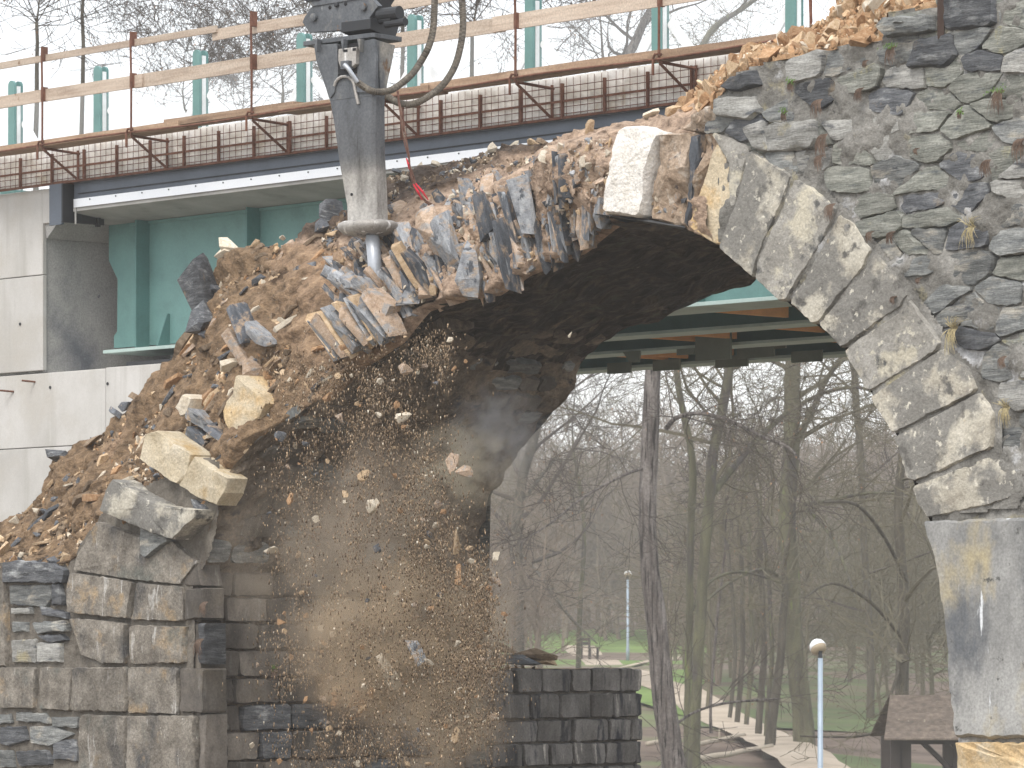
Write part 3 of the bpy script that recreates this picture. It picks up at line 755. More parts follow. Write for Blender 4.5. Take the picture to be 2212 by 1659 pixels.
# ---- extruded stones from a traced outline
def chaikin(pts, n=1, c=.18):
    for _ in range(n):
        out = []
        for i in range(len(pts)):
            a, b = pts[i], pts[(i + 1) % len(pts)]
            out += [a.lerp(b, c), a.lerp(b, 1 - c)]
        pts = out
    return pts
def face_stone(name, P, m, proud=.04, depth=.3, inset=.0, rough=.012, seed=0, step=.06, tilt=.0, frame='face', rings=(.96, .8, .55, .28), bev=.012, rnd=.14, label=None):
    """P: outline (2-D, metres in the plane); makes a stone whose front is proud of k = k0"""
    rng = random.Random(seed * 7 + len(P) + 1)
    c = sum((Vector(p[:2]) for p in P), Vector((0, 0))) / len(P)
    q = chaikin([Vector(p[:2]) - c for p in P], 1, rnd)
    q = resample([tuple(v) for v in q] + [tuple(q[0])], step)[:-1]
    n_ = len(q)
    area = sum(q[i].x * q[(i + 1) % n_].y - q[(i + 1) % n_].x * q[i].y for i in range(n_))
    if area < 0: q = q[::-1]
    q = [v * (1 - inset / max(.05, v.length)) + Vector((rng.gauss(0, .16 * step * .5), rng.gauss(0, .16 * step * .5))) for v in q]
    tx, tz = rng.gauss(0, tilt), rng.gauss(0, tilt)
    mb = MB()
    def put(v, k):
        kk = k + tx * v.x + tz * v.y
        mb.v.append((v.x, kk, v.y) if frame == 'face' else (-kk, v.x, v.y))
    for v in q: put(v, depth)
    for v in q: put(v, -proud + bev * 1.6 + abs(rng.gauss(0, rough * .4)))
    for s_ in rings:
        for v in q:
            w_ = v * s_ if s_ < .9 else v * (1 - bev / max(.04, v.length))
            put(w_, -proud + rough * 1.6 * fbm((w_.x + seed, seed * .37, w_.y), 5, 3) - rough * .6 * (1 - s_))
    ci = len(mb.v)
    put(Vector((0, 0)), -proud - rough * .6)
    R_ = 2 + len(rings)
    fl = (frame == 'face')
    for r_ in range(R_ - 1):
        for i in range(n_):
            a = r_ * n_ + i; b = r_ * n_ + (i + 1) % n_
            mb.f.append((a, b, b + n_, a + n_))
    for i in range(n_):
        mb.f.append(((R_ - 1) * n_ + i, (R_ - 1) * n_ + (i + 1) % n_, ci))
    o = mb.build(name, m, old)
    o.data.shade_smooth()
    try: o.data.set_sharp_from_angle(angle=math.radians(32))
    except Exception: pass
    return o, c

# ---- the right-hand wall
def poly2(pts, k=0): return [(L(x, y, k).x, L(x, y, k).z) for x, y in pts]
wall_px = [(1552, 528), (1545, 262), (1548, 215), (1592, 158), (1625, 148), (1680, 128), (1760, 117), (1850, 92), (1905, 88), (1915, 25), (2030, 15), (2033, -90), (2680, -160), (2680, 1760), (2068, 1760), (2068, 1597), (2058, 1500), (2050, 1400), (2040, 1300), (2025, 1200), (2003, 1122), (1971, 1046), (1934, 943), (1881, 853), (1824, 757), (1765, 705), (1700, 655), (1650, 605), (1600, 562)]
def inside(poly, X, Z):
    r_ = np.zeros(X.shape, bool); n_ = len(poly)
    for i in range(n_):
        x0, z0 = poly[i]; x1, z1 = poly[(i + 1) % n_]
        c_ = ((z0 > Z) != (z1 > Z)) & (X < (x1 - x0) * (Z - z0) / (z1 - z0 + 1e-12) + x0)
        r_ ^= c_
    return r_
def bed(name, poly, k0, m, st=.03, amp=.03, fr='face', seed=0, const=0, thick=True):
    xs = np.arange(min(p[0] for p in poly), max(p[0] for p in poly), st)
    zs = np.arange(min(p[1] for p in poly), max(p[1] for p in poly), st)
    X, Z = np.meshgrid(xs, zs)
    ok = inside(poly, X + st / 2, Z + st / 2)
    idx = -np.ones(X.shape, int); mb = MB()
    def gi_(j, i):
        if idx[j, i] < 0:
            x, z = X[j, i], Z[j, i]
            d = amp * fbm((x, seed, z), 3.2, 4) + amp * .35 * mn.noise(Vector((x * 22, seed, z * 22)))
            idx[j, i] = len(mb.v)
            mb.v.append((x, k0 - d, z) if fr == 'face' else (const + d, x, z))
        return int(idx[j, i])
    H_, W_ = X.shape
    for j in range(H_ - 1):
        for i in range(W_ - 1):
            if ok[j, i]: mb.f.append((gi_(j, i), gi_(j, i + 1), gi_(j + 1, i + 1), gi_(j + 1, i)))
    return mb.build(name, m, old, smooth=True)
_iw = wall_px.index((2058, 1500))
wpoly = poly2([(x + 12, y - 7) if (i >= _iw or i == 0) else (x, y) for i, (x, y) in enumerate(wall_px)])
bed('mortar', wpoly, .004, m_mortar, .02, .040, seed=2.2)

def voronoi(poly, nseed, zs_, seed, jit=.35, clip=None):
    """irregular courses: seeds in jittered rows, cells in a space stretched by zs_"""
    rng = random.Random(seed)
    x0, x1 = min(p[0] for p in poly), max(p[0] for p in poly)
    z0, z1 = min(p[1] for p in poly), max(p[1] for p in poly)
    A = (x1 - x0) * (z1 - z0) / nseed
    hz = math.sqrt(A / zs_); wx = hz * zs_
    S = []
    z = z0; row = 0
    while z < z1 + hz:
        x = x0 - rng.random() * wx
        while x < x1 + wx:
            S.append((x + rng.gauss(0, jit * .2) * wx, (z + rng.gauss(0, jit) * hz * .6) * zs_))
            x += wx * rng.choice((.55, .8, 1, 1.25, 1.5))
        z += hz * rng.uniform(.8, 1.2); row += 1
    cells = []
    S = [Vector(s_) for s_ in S]
    for a in S:
        nb = sorted(S, key=lambda b: (b - a).length_squared)[1:16]
        c = [a + Vector((dx, dz)) * hz * zs_ * 1.6 for dx, dz in ((-1, -1), (1, -1), (1, 1), (-1, 1))]
        for b in nb:
            m_ = (a + b) / 2; n_ = b - a
            out = []
            for i in range(len(c)):
                p, q = c[i], c[(i + 1) % len(c)]
                dp, dq = (p - m_).dot(n_), (q - m_).dot(n_)
                if dp <= 0: out.append(p)
                if dp * dq < 0: out.append(p.lerp(q, dp / (dp - dq)))
            c = out
            if len(c) < 3: break
        if len(c) >= 3: cells.append([(p.x, p.y / zs_) for p in c])
    return cells
ring_out_px = [(1545, 262), (1626, 318), (1720, 378), (1765, 405), (1815, 450), (1855, 478), (1892, 540), (1974, 640), (2041, 745), (2121, 838), (2150, 900), (2150, 970), (2230, 1050), (2260, 1120), (2003, 1122)]
wall_only = poly2([p for p in wall_px[1:13]] + [(2680, 1120)] + [(2260, 1120), (2225, 1050), (2155, 975), (2158, 890), (2125, 838), (2045, 742), (1978, 636), (1898, 536), (1858, 474), (1818, 446), (1768, 401), (1722, 374), (1630, 314)])
rw = random.Random(5)
cnt = 0
for cell in voronoi(wall_only, 292, 2.2, 21):
    cx_ = sum(p[0] for p in cell) / len(cell); cz_ = sum(p[1] for p in cell) / len(cell)
    if not inside(wall_only, np.array(cx_), np.array(cz_)): continue
    w_ = max(p[0] for p in cell) - min(p[0] for p in cell)
    if w_ < .07 or rw.random() < .03: continue
    s_ = rw.choice((.99, .98, .97, .95, .9))
    cell = [(cx_ + (p[0] - cx_) * s_, cz_ + (p[1] - cz_) * s_) for p in cell]
    m = rw.choices(WALLM, (.17, .33, .30, .20))[0]
    o, c = face_stone('facing_stone', cell, m, proud=rw.uniform(-.006, .022), depth=.10, rough=.012, seed=cnt, step=.035, tilt=.05, rings=(.96, .8, .5), bev=.008, rnd=.12)
    o.location = (c.x, 0, c.y)
    cnt += 1
def traced(name, px, m, proud, depth=.35, seed=0, label=None, k=0.0, rough=.02, step=.05, bev=.018, tilt=0, rnd=.08):
    o, c = face_stone(name, poly2(px, k), m, proud=proud, depth=depth, seed=seed, rough=rough, step=step, bev=bev, tilt=tilt, rnd=rnd)
    o.location = (c.x, k, c.y)
    if label: o['label'] = label
    return o
# distinctive facing stones
traced('facing_stone', [(1580, 165), (1640, 150), (1650, 185), (1600, 200), (1560, 190)], m_slate, .05, .15, 301, 'dark slate at the broken top edge')
traced('facing_stone', [(1548, 212), (1635, 208), (1650, 240), (1632, 262), (1548, 250)], m_slate_pale, .06, .2, 302)
traced('facing_stone', [(1920, 38), (2025, 32), (2030, 68), (1925, 82), (1905, 60)], m_slate_mid, .07, .2, 303)
traced('facing_stone', [(1985, 85), (2060, 72), (2072, 120), (2050, 145), (1965, 148)], m_slate, .05, .2, 304, 'near-black broken slate below the orange rubble')
traced('facing_stone', [(2035, -10), (2150, -20), (2160, 55), (2045, 68)], m_slate, .05, .2, 305)
traced('facing_stone', [(1655, 268), (1765, 258), (1772, 300), (1760, 322), (1660, 330)], m_slate_pale, .05, .2, 306)
traced('facing_stone', [(1610, 275), (1655, 258), (1675, 330), (1640, 325)], m_slate_pale, .06, .15, 307, 'pale split slate standing on edge over the arch ring')
# arch ring
ringst = [
 ([(1542, 287), (1580, 298), (1624, 320), (1602, 410), (1584, 470), (1578, 345)], m_vous_g, .05),
 ([(1555, 308), (1578, 345), (1584, 430), (1562, 530), (1545, 528), (1490, 492), (1505, 440), (1532, 360)], m_tan, .03),
 ([(1626, 324), (1717, 378), (1700, 430), (1642, 560), (1630, 600), (1558, 536), (1588, 460), (1606, 405)], m_vous, .07),
 ([(1724, 384), (1765, 408), (1812, 452), (1806, 480), (1770, 545), (1704, 650), (1690, 652), (1638, 604), (1648, 560), (1706, 430)], m_vous_g, .08),
 ([(1820, 462), (1850, 480), (1888, 538), (1870, 580), (1772, 698), (1762, 700), (1712, 655), (1776, 550)], m_vous, .07),
 ([(1896, 548), (1940, 590), (1970, 636), (1955, 662), (1832, 748), (1822, 750), (1775, 704), (1880, 580)], m_vous, .08),
 ([(1978, 648), (2040, 742), (2035, 756), (1890, 846), (1878, 842), (1832, 760), (1860, 735), (1965, 664)], m_vous_g, .09),
 ([(2046, 750), (2100, 795), (2118, 838), (2110, 850), (1944, 934), (1932, 932), (1888, 858), (1910, 842)], m_vous, .09),
 ([(2124, 846), (2155, 895), (2152, 965), (2140, 972), (1985, 1040), (1970, 1036), (1938, 946)], m_vous, .10),
 ([(2150, 982), (2200, 1010), (2215, 1062), (2150, 1090), (2010, 1118), (1988, 1090), (1975, 1052)], m_vous, .07),
]
for i, (p, m, pd) in enumerate(ringst):
    traced('arch_stone', p, m, pd * .5, .45, 400 + i, rough=.010, step=.03, bev=.012, rnd=.05)
traced('arch_stone', [(1352, 276), (1392, 272), (1437, 288), (1422, 330), (1410, 380), (1396, 472), (1314, 460), (1320, 420), (1334, 350), (1340, 310)], m_white, .07, .10, 421, 'freshly cleaned white stone at the broken crown', rough=.02, step=.03)
m_core = mat('pinkish_core_mortar', [(.24, .165, .11), (.42, .32, .235), (.56, .46, .37)], 6, (1, 1, .6), 0, 1.0, 22, .95, [((.10, .095, .10), 5, .60, .66, (3, 3, .6)), ((.62, .55, .47), 6, .58, .66, O1)], bdist=.05)
traced('core_mortar', [(1440, 288), (1500, 285), (1494, 380), (1482, 490), (1404, 476), (1412, 400), (1426, 335)], m_core, .01, .25, 451, rough=.05, step=.03, rnd=.1)
traced('slate', [(1503, 292), (1518, 290), (1508, 380), (1496, 450), (1488, 492), (1482, 486), (1494, 380)], m_slate_l, .03, .25, 452, rough=.02, step=.03)
traced('core_mortar', [(1521, 286), (1546, 280), (1552, 306), (1530, 358), (1504, 438), (1500, 430), (1512, 370)], m_core, .0, .25, 453, rough=.04, step=.03, rnd=.1)
traced('core_mortar', [(1500, 240), (1545, 225), (1550, 285), (1500, 286), (1470, 280)], m_core, -.02, .3, 454, rough=.05, step=.03, rnd=.1)
# slate lip under the white stone
o = inst('slate', hull_mesh('slate', [tuple(L(*p)) for p in [(1282, 461, .05), (1300, 470, .3), (1395, 478, -.03), (1480, 492, 0), (1470, 500, .3), (1330, 484, .45), (1395, 473, .02), (1478, 486, .05)]], m_slate), old)
# rendered pier shaft and sandstone below it
o = traced('rendered_shaft', [(2005, 1126), (2680, 1100), (2680, 1600), (2072, 1594), (2060, 1500), (2052, 1400), (2042, 1300), (2027, 1200)], m_render, .05, .5, 430, rough=.0, step=.06, bev=.02, rnd=.02)
traced('sandstone_base', [(2068, 1602), (2680, 1608), (2680, 1760), (2070, 1760), (2066, 1680), (2074, 1630)], m_tan, .05, .5, 431, 'broken ochre sandstone under the rendered shaft', rough=.025, step=.04)
bx_ = L(2300, 1300, .5)
MB().box(L(2030, 1300, 0).x + .12, bx_.x + 3, .3, DEP, -4, 1.2).build('pier_core', m_joint, old)

rp_in = [(1556, 520), (1600, 550), (1650, 592), (1704, 642), (1770, 694), (1832, 745), (1892, 845), (1944, 934), (1982, 1036), (2012, 1110), (2200, 1100), (2230, 1050), (2170, 970), (2170, 890), (2140, 832), (2055, 735), (1985, 628), (1900, 528), (1860, 470), (1820, 440), (1768, 398), (1722, 370), (1620, 326), (1575, 305)]
bed('joint_mortar', poly2(rp_in), -.022, m_mortar, .018, .018, seed=5.5)
# ---- left pier: face blocks (disp px)
def z7(*pts): return [(x * .3334, 1106 + y * .3334) for x, y in pts]
lp = [
 (z7((650, 60), (955, 175), (950, 285), (1115, 205), (1135, 185), (1290, 330), (1190, 470), (900, 445), (740, 420), (490, 375), (525, 255)), m_block, .06),
 (z7((478, 392), (735, 428), (888, 455), (850, 690), (640, 675), (462, 648), (450, 470)), m_block, .09),
 (z7((898, 455), (1195, 482), (1188, 708), (858, 700)), m_block, .05),
 (z7((470, 690), (640, 700), (836, 722), (830, 980), (700, 985), (550, 930), (505, 800)), m_block, .08),
 (z7((850, 735), (1195, 742), (1203, 980), (858, 985)), m_block, .06),
 (z7((0, 1005), (238, 1005), (238, 1275), (0, 1270)), m_block, .05),
 (z7((268, 1005), (480, 1008), (470, 1290), (266, 1280)), m_block, .05),
 (z7((488, 1006), (832, 1006), (828, 1296), (480, 1290)), m_block, .08),
 (z7((846, 1004), (1172, 1008), (1168, 1312), (842, 1305)), m_block, .06),
 (z7((1184, 1010), (1335, 1015), (1335, 1300), (1182, 1300)), m_dblock, .05),
 (z7((530, 1312), (830, 1318), (825, 1760), (518, 1760)), m_block, .07),
 (z7((842, 1325), (1060, 1318), (1275, 1322), (1282, 1660), (1280, 1760), (840, 1760)), m_block, .08),
 (z7((1300, 1310), (1340, 1310), (1340, 1760), (1300, 1760)), m_dblock, .02),
 (z7((40, 330), (120, 312), (380, 330), (440, 380), (430, 460), (30, 455)), m_slate, .08),
 (z7((60, 475), (330, 470), (340, 560), (300, 620), (70, 600)), m_slate_mid, .02),
 (z7((345, 470), (400, 460), (425, 600), (350, 610)), m_slate, .06),
 (z7((75, 625), (210, 618), (215, 660), (80, 662)), m_slate_pale, .03),
 (z7((270, 610), (440, 650), (450, 690), (285, 670)), m_slate, .05),
 (z7((78, 712), (180, 710), (190, 775), (85, 780)), m_slate_mid, .03),
 (z7((230, 715), (440, 705), (445, 770), (260, 790)), m_slate_mid, .08),
 (z7((250, 800), (400, 790), (440, 830), (330, 850)), m_slate, .05),
 (z7((80, 830), (235, 825), (245, 975), (90, 975)), m_slate_pale, .04),
 (z7((245, 845), (405, 850), (410, 975), (252, 975)), m_slate_pale, .05),
 (z7((-60, 400), (38, 410), (55, 1000), (-60, 1000)), m_block, .06),
 (z7((0, 1310), (70, 1310), (80, 1370), (0, 1375)), m_slate_mid, .03), (z7((110, 1300), (300, 1300), (330, 1370), (110, 1360)), m_slate_mid, .02),
 (z7((340, 1330), (525, 1325), (520, 1400), (350, 1390)), m_slate_mid, .04), (z7((5, 1395), (160, 1385), (185, 1480), (60, 1520), (0, 1500)), m_slate, .04),
 (z7((195, 1390), (350, 1385), (490, 1440), (330, 1520), (210, 1500)), m_slate_mid, .03), (z7((350, 1470), (500, 1470), (505, 1620), (340, 1600)), m_slate, .02),
 (z7((100, 1550), (310, 1540), (330, 1640), (130, 1650)), m_slate, .03), (z7((0, 1540), (90, 1545), (100, 1660), (0, 1660)), m_slate_mid, .02),
 (z7((1130, 340), (1290, 335), (1310, 480), (1200, 478)), m_dblock, .03), (z7((1205, 492), (1318, 492), (1318, 690), (1200, 700)), m_dblock, .02), (z7((1290, 720), (1330, 720), (1330, 985), (1290, 985)), m_slate, .01),  # dark corner blocks, coloured for the shade past the light face blocks
 (z7((960, 85), (1100, 110), (1135, 185), (985, 300), (955, 280)), m_slate_mid, .16),
]
for i, (p, m, pd) in enumerate(lp):
    traced('face_block' if m in (m_block, m_dblock, m_vous_g) else 'facing_stone', p, m, pd * .5, .2, 500 + i, rough=.009, step=.04, bev=.010, rnd=.035)
lpoly = poly2([(-90, 1215), (150, 1212), (215, 1110), (330, 1040), (440, 985), (470, 1000), (470, 1060), (468, 1110), (452, 1190)]) + [(CORN, .4), (CORN, -1.9), (L(-90, 1215, 0).x, -1.9)]
bed('mortar', lpoly, .015, m_joint, .016, .025, seed=9.2)
# ---- reveal (inner side of the left pier) in coursed dark blocks
rv = random.Random(31)
def reveal_blocks(k0, k1, z0, z1, hrow, wr, const, mlist, pd, name='pier_block'):
    z = z1
    while z > z0:
        h_ = hrow * rv.uniform(.92, 1.08)
        k = k0 - rv.random() * .2
        while k < k1:
            w_ = rv.uniform(*wr)
            a, b = max(k, k0), min(k + w_, k1)
            if b - a > .06:
                g = .008
                P = [(a + g, z - h_ + g), (b - g, z - h_ + g), (b - g, z - g), (a + g, z - g)]
                o, c = face_stone(name, P, rv.choice(mlist), proud=rv.uniform(.015, pd * .8), depth=.1, rough=.010, seed=rv.randrange(999), step=.05, tilt=.04, frame='side', rings=(.95, .7), bev=.010, rnd=.06)
                o.location = (const, c.x, c.y)
            k += w_
        z -= h_
    return
reveal_blocks(.02, DEP - .02, -1.7, .50, .21, (.26, .55), CORN + .005, [m_dblock, m_dblock, m_slate, m_dblock], .05)
# irregular stones of the inner wall above the courses, following the curve of the vault
acc_ = 0.0; i = 0
while i < len(pr) - 1:
    if not (pr[i].y > .50 and pr[i].x < -2.0):
        i += 1
        if pr[i].x >= -2.0: break
        continue
    hrow = rv.uniform(.13, .21); j = i; d_ = 0
    while j < len(pr) - 1 and d_ < hrow: d_ += (pr[j + 1] - pr[j]).length; j += 1
    a, b = pr[i], pr[j]; mid = (a + b) / 2; tv = (b - a).normalized(); ang = math.atan2(tv.x, tv.y)
    kst = interp([(-3.4, .05), (-3.0, .16), (-2.5, .5), (-2.0, .62)], mid.x)
    k = kst - rv.random() * .1
    while k < DEP - .1:
        w_ = min(rv.uniform(.18, .48), DEP - .02 - k)
        if w_ < .08: break
        if rv.random() < .8 and k > kst - .05:
            h2 = d_ / 2 - .008
            P = [(k + .01, -h2), (k + w_ - .01, -h2 + rv.uniform(0, .02)), (k + w_ - .01, h2 - rv.uniform(0, .03)), (k + .01, h2 - rv.uniform(0, .02))]
            o, c = face_stone('inner_stone', P, rv.choice((m_dblock, m_dblock, m_inner, m_inner, m_slate_mid)), proud=rv.uniform(.01, .045), depth=.1, rough=.016, seed=rv.randrange(999), step=.05, tilt=.06, frame='side', rings=(.95, .7), bev=.012, rnd=.14)
            o.location = (mid.x, c.x, mid.y); o.rotation_euler = (0, ang, 0)
        k += w_
    i = j
# lower pier running on beyond the barrel
zt = LR(1250, 1443, CORN).z
kend = LR(1380, 1500, CORN).y
pier = empty('bridge_pier', P0, RZ, label='low pier of dark coursed stone blocks, right of the debris', cat='pier')
old_keep = old
old = pier
bed('mortar', [(DEP, -1.9), (kend - .02, -1.9), (kend - .02, zt - .01), (DEP, zt - .01)], 0, m_joint, .05, .02, 'side', 3.3, CORN)
reveal_blocks(DEP + .005, kend, -1.8, zt, .205, (.24, .42), CORN + .02, [m_pblock], .055, 'block')
MB().box(CORN - 1.6, CORN - .03, DEP + .01, kend - .03, -1.9, zt - .03).build('core', m_joint, pier)
# rear end blocks of the pier and its dusty cap
mb = MB()
for i in range(17):
    for j in range(13):
        x_ = CORN + .03 - 1.62 * j / 12; k_ = DEP + .0 + (kend - DEP) * i / 16
        mb.v.append((x_, k_, zt - .012 + .018 * fbm((x_, k_, 0), 4, 3)))
for i in range(16):
    for j in range(12):
        a = i * 13 + j; mb.f.append((a, a + 1, a + 14, a + 13))
mb.build('dusty_cap', m_rs_brown, pier, smooth=True)
old = old_keep
for i, (px, py, s_, fl, lb) in enumerate([(1105, 1425, .42, .25, 'dark slate slab lying nearest the debris on the low pier'), (1150, 1412, .36, .35, 'upper brown slab stacked on the low pier'), (1172, 1428, .26, .5, 'tan broken block at the right end of the slabs on the low pier'), (1085, 1400, .3, .4, 'dusty brown slab topmost beside the debris on the low pier')]):
    q = LR(px, py, CORN - .12)
    W0 = P0 + EX * q.x + EY * q.y + Vector((0, 0, q.z))
    o = inst('loose_slab', rmesh('r', i + 3, (m_rs_dark, m_rs_brown, m_rs_tan, m_rs_brown)[i]), None, W0, (.1 * i, .08 - .05 * i, RZ + 1.5 + .2 * i), (s_ * 1.35, s_ * 1.1, s_ * fl * 1.3))
    tag(o, lb, 'stone slab', 'slabs on the low pier')
for i in range(14):
    q = Vector((CORN - rv.uniform(.05, .5), rv.uniform(DEP + .1, kend - .9), zt + .005))
    o = inst('chip', rmesh('r', i, rv.choice((m_rs_or, m_rs_brown, m_rs_tan))), pier, q, (rv.random() * 3, rv.random() * 3, 0), (.06, .05, .04))

# ---- big loose sandstone blocks on the left haunch
def block3(name, pxs, k, d, m, label, seed, tw=0):
    """traced front outline, extruded back, free-standing thing"""
    global old
    pts = poly2(pxs, k)
    keep = old
    r_ = None
    old = None
    o, c = face_stone(name, pts, m, proud=.03, depth=d, seed=seed, rough=.014, step=.04, bev=.010, rnd=.03, rings=(.97, .8, .5, .25))
    old = keep
    W0 = P0 + EX * c.x + EY * k + Vector((0, 0, c.y))
    o.location = W0; o.rotation_euler = (0, 0, RZ + tw)
    return tag(o, label, 'stone block', 'sandstone blocks on the left haunch')
block3('sandstone_block', [(318, 938), (345, 930), (420, 982), (418, 1000), (390, 1046), (360, 1030), (305, 990)], -.02, .2, m_cream, 'pale yellow sandstone block with an ochre upper-left corner, above the crack', 1)
block3('sandstone_block', [(424, 986), (500, 1032), (492, 1062), (474, 1092), (440, 1080), (392, 1048)], -.02, .16, m_cream, 'pale yellow sandstone block on the right of the crack', 2)
block3('sandstone_block', [(246, 1036), (262, 1044), (345, 1092), (430, 1102), (425, 1120), (378, 1166), (318, 1146), (222, 1104), (230, 1065)], -.14, .2, m_vous, 'large tilted grey-cream block lowest on the left haunch, sand on top', 3)
block3('sandstone_block', [(515, 810), (560, 850), (575, 870), (560, 905), (525, 930), (500, 928), (488, 890), (492, 870), (508, 850)], .25, .35, m_tan, 'rounded ochre sandstone boulder stuck in the brown fill mid slope', 4)
block3('sandstone_block', [(385, 880), (402, 850), (420, 862), (410, 895), (395, 900)], .35, .2, m_rs_cream, 'small cream stone standing in sand left of the ochre boulder', 5)

# ================================================================ RUBBLE CORE
stn = [((1560, 528, .06), (1575, 215, .35)), ((1480, 493, .07), (1480, 252, .9)), ((1400, 480, .09), (1400, 252, 1.1)), ((1335, 474, .14), (1300, 285, 1.4)), ((1240, 548, .47), (1200, 312, 1.5)),
       ((1130, 592, .5), (1100, 318, 1.6)), ((1060, 637, .5), (1030, 335, 1.6)), ((960, 652, .5), (930, 366, 1.6)), ((905, 672, .5), (850, 378, 1.6)), ((850, 742, .48), (780, 440, 1.5)),
       ((765, 795, .45), (690, 476, 1.35)), ((700, 862, .4), (600, 530, 1.2)), ((625, 910, .32), (500, 540, 1.15)), ((545, 955, .22), (446, 605, 1.1)), ((512, 1005, .15), (440, 700, 1.0)),
       ((482, 1062, .1), (400, 760, .95)), ((445, 1098, .08), (320, 846, .9)), ((380, 1116, .06), (220, 932, .85)), ((300, 1136, .05), (120, 1008, .8)), ((215, 1176, .03), (80, 1092, .75)), ((150, 1218, .02), (0, 1142, .7)), ((-20, 1228, .0), (-110, 1180, .7))]
ST = [(L(*a), L(*b)) for a, b in stn]
def rub(s_, t_):
    s_ = max(0, min(len(ST) - 1.0001, s_)); i = int(s_); f = s_ - i
    a = ST[i][0].lerp(ST[i + 1][0], f); b = ST[i][1].lerp(ST[i + 1][1], f)
    ex = interp([(0, 5), (2.2, 5), (4, 2.2), (8, 2.0), (10, 1.3)], s_)
    p = a.lerp(b, t_)
    p.y = a.y + (b.y - a.y) * t_ ** ex
    return p
NS, NT = 300, 64
mb = MB(); zone = []
for i in range(NS + 1):
    s_ = (len(ST) - 1) * i / NS
    for j in range(NT + 10):
        t_ = j / NT
        if t_ <= 1: p = rub(s_, t_)
        else:
            p = rub(s_, 1); p = p + Vector((0, .14 * (j - NT), -.02 * (j - NT)))
        if j == 0: p.y += .10
        amp = .10 if 0 < j else .02
        d = amp * fbm(p, 2.3, 5, 4) + (.05 * abs(fbm(p, 7, 3, 1)) + .022 * abs(fbm(p, 19, 3, 6))) * (1 if j else 0)
        p = p + Vector((0, -d, d * (.5 if t_ > .85 else .0)))
        mb.v.append(tuple(p))
        # zone: 0.1 left brown, .45 orange tan, .62 pinkish mortar, .9 dark soil
        z_ = interp([(0, .60), (8, .62), (10, .42), (13, .15), (22, .12)], s_)
        if 3.5 < s_ < 11: z_ = z_ + (0.92 - z_) * max(0, min(1, (t_ - interp([(3.5, .95), (6, .72), (9, .66), (11, .95)], s_)) * 9))
        if s_ > 12: z_ = z_ + .25 * max(0, mn.noise(p * 2.3))
        zone.append(z_)
NJ = NT + 10
for i in range(NS):
    for j in range(NJ - 1):
        a = i * NJ + j
        mb.f.append((a, a + NJ, a + NJ + 1, a + 1))
ro = mb.build('rubble_core', m_rubble, old, smooth=True)
at_ = ro.data.attributes.new('zone', 'FLOAT', 'POINT')
at_.data.foreach_set('value', zone)
# back of the broken part, so that it is a solid thing
mb = MB()
bk = [rub((len(ST) - 1) * i / 60, 1) for i in range(61)]
for p in bk:
    mb.v.append((p.x, DEP + .02, p.z - .15)); zz = prof_z(p.x)
    mb.v.append((p.x, DEP + .02, (zz if zz and p.x > CORN + .1 else -1.9)))
for i in range(60): mb.f.append((2 * i, 2 * i + 1, 2 * i + 3, 2 * i + 2))
mb.build('rear_face', m_slate_mid, old)

# orange clay rubble behind the wall top
st2 = [((1545, 266, .02), (1438, 256, 1.0)), ((1549, 217, .0), (1500, 203, 1.0)), ((1592, 160, .0), (1562, 158, .9)), ((1625, 150, 0), (1620, 112, .9)), ((1680, 130, 0), (1700, 90, .9)), ((1760, 119, 0), (1760, 66, .95)), ((1850, 94, 0), (1795, 42, 1.0)), ((1907, 90, 0), (1828, 0, 1.1)), ((1916, 28, .02), (1850, -45, 1.2)), ((2030, 18, .05), (1960, -80, 1.2)), ((2040, -80, .05), (2100, -120, 1.0))]
ST2 = [(L(*a), L(*b)) for a, b in st2]
def rub2(s_, t_):
    s_ = max(0, min(len(ST2) - 1.0001, s_)); i = int(s_); f = s_ - i
    return ST2[i][0].lerp(ST2[i + 1][0], f).lerp(ST2[i][1].lerp(ST2[i + 1][1], f), t_)
mb = MB(); n1_, n2_ = 110, 34
for i in range(n1_ + 1):
    for j in range(n2_):
        t_ = j / 24
        p = rub2((len(ST2) - 1) * i / n1_, min(1, t_))
        if t_ > 1: p = p + Vector((0, .18 * (j - 24), -.03 * (j - 24)))
        d = .10 * fbm(p, 2.6, 5, 9) + .05 * abs(fbm(p, 8, 3, 2))
        mb.v.append(tuple(p + Vector((0, -d * (j > 0), d * .5 * (j > 0)))))
for i in range(n1_):
    for j in range(n2_ - 1):
        a = i * n2_ + j
        mb.f.append((a, a + 1, a + n2_ + 1, a + n2_))
mb.build('clay_fill', m_clay, old, smooth=True)

# stones set in the fill
rr = random.Random(99)
def radial(lx, z):
    d = Vector((lx - .35, 0, z + .9)); return math.atan2(d.x, d.z)
nst = {'stone': 0, 'slate': 0}
def place(kind, i, m, p, size, rot, name, parent=old):
    return inst(name, rmesh(kind, i, m), parent, p, rot, size)
# split plates of the arch barrel: two ragged rows on edge, radial
ns_ = 0
for row, (ta, tb, n_) in enumerate([(.10, .22, 96), (.34, .48, 78), (.56, .66, 34)]):
    for i in range(n_):
        s_ = 2.9 + 7.0 * (i + rr.uniform(-.3, .3)) / n_
        t_ = rr.uniform(ta, tb)
        p = rub(s_, t_)
        ln = rr.uniform(.30, .50) * (1, .85, .65)[row]
        m = rr.choices((m_rs_blue, m_rs_dark, m_rs_pink, m_slate), (.34, .24, .32, .10))[0]
        p.y -= rr.uniform(-.045, .0)
        place('l', rr.randrange(22), m, p, (rr.uniform(.22, .62), rr.uniform(.4, .8), ln), (rr.gauss(.03, .08), radial(p.x, p.z) + rr.gauss(0, .06) - .06, rr.gauss(0, .5)), 'slate')
        ns_ += 1
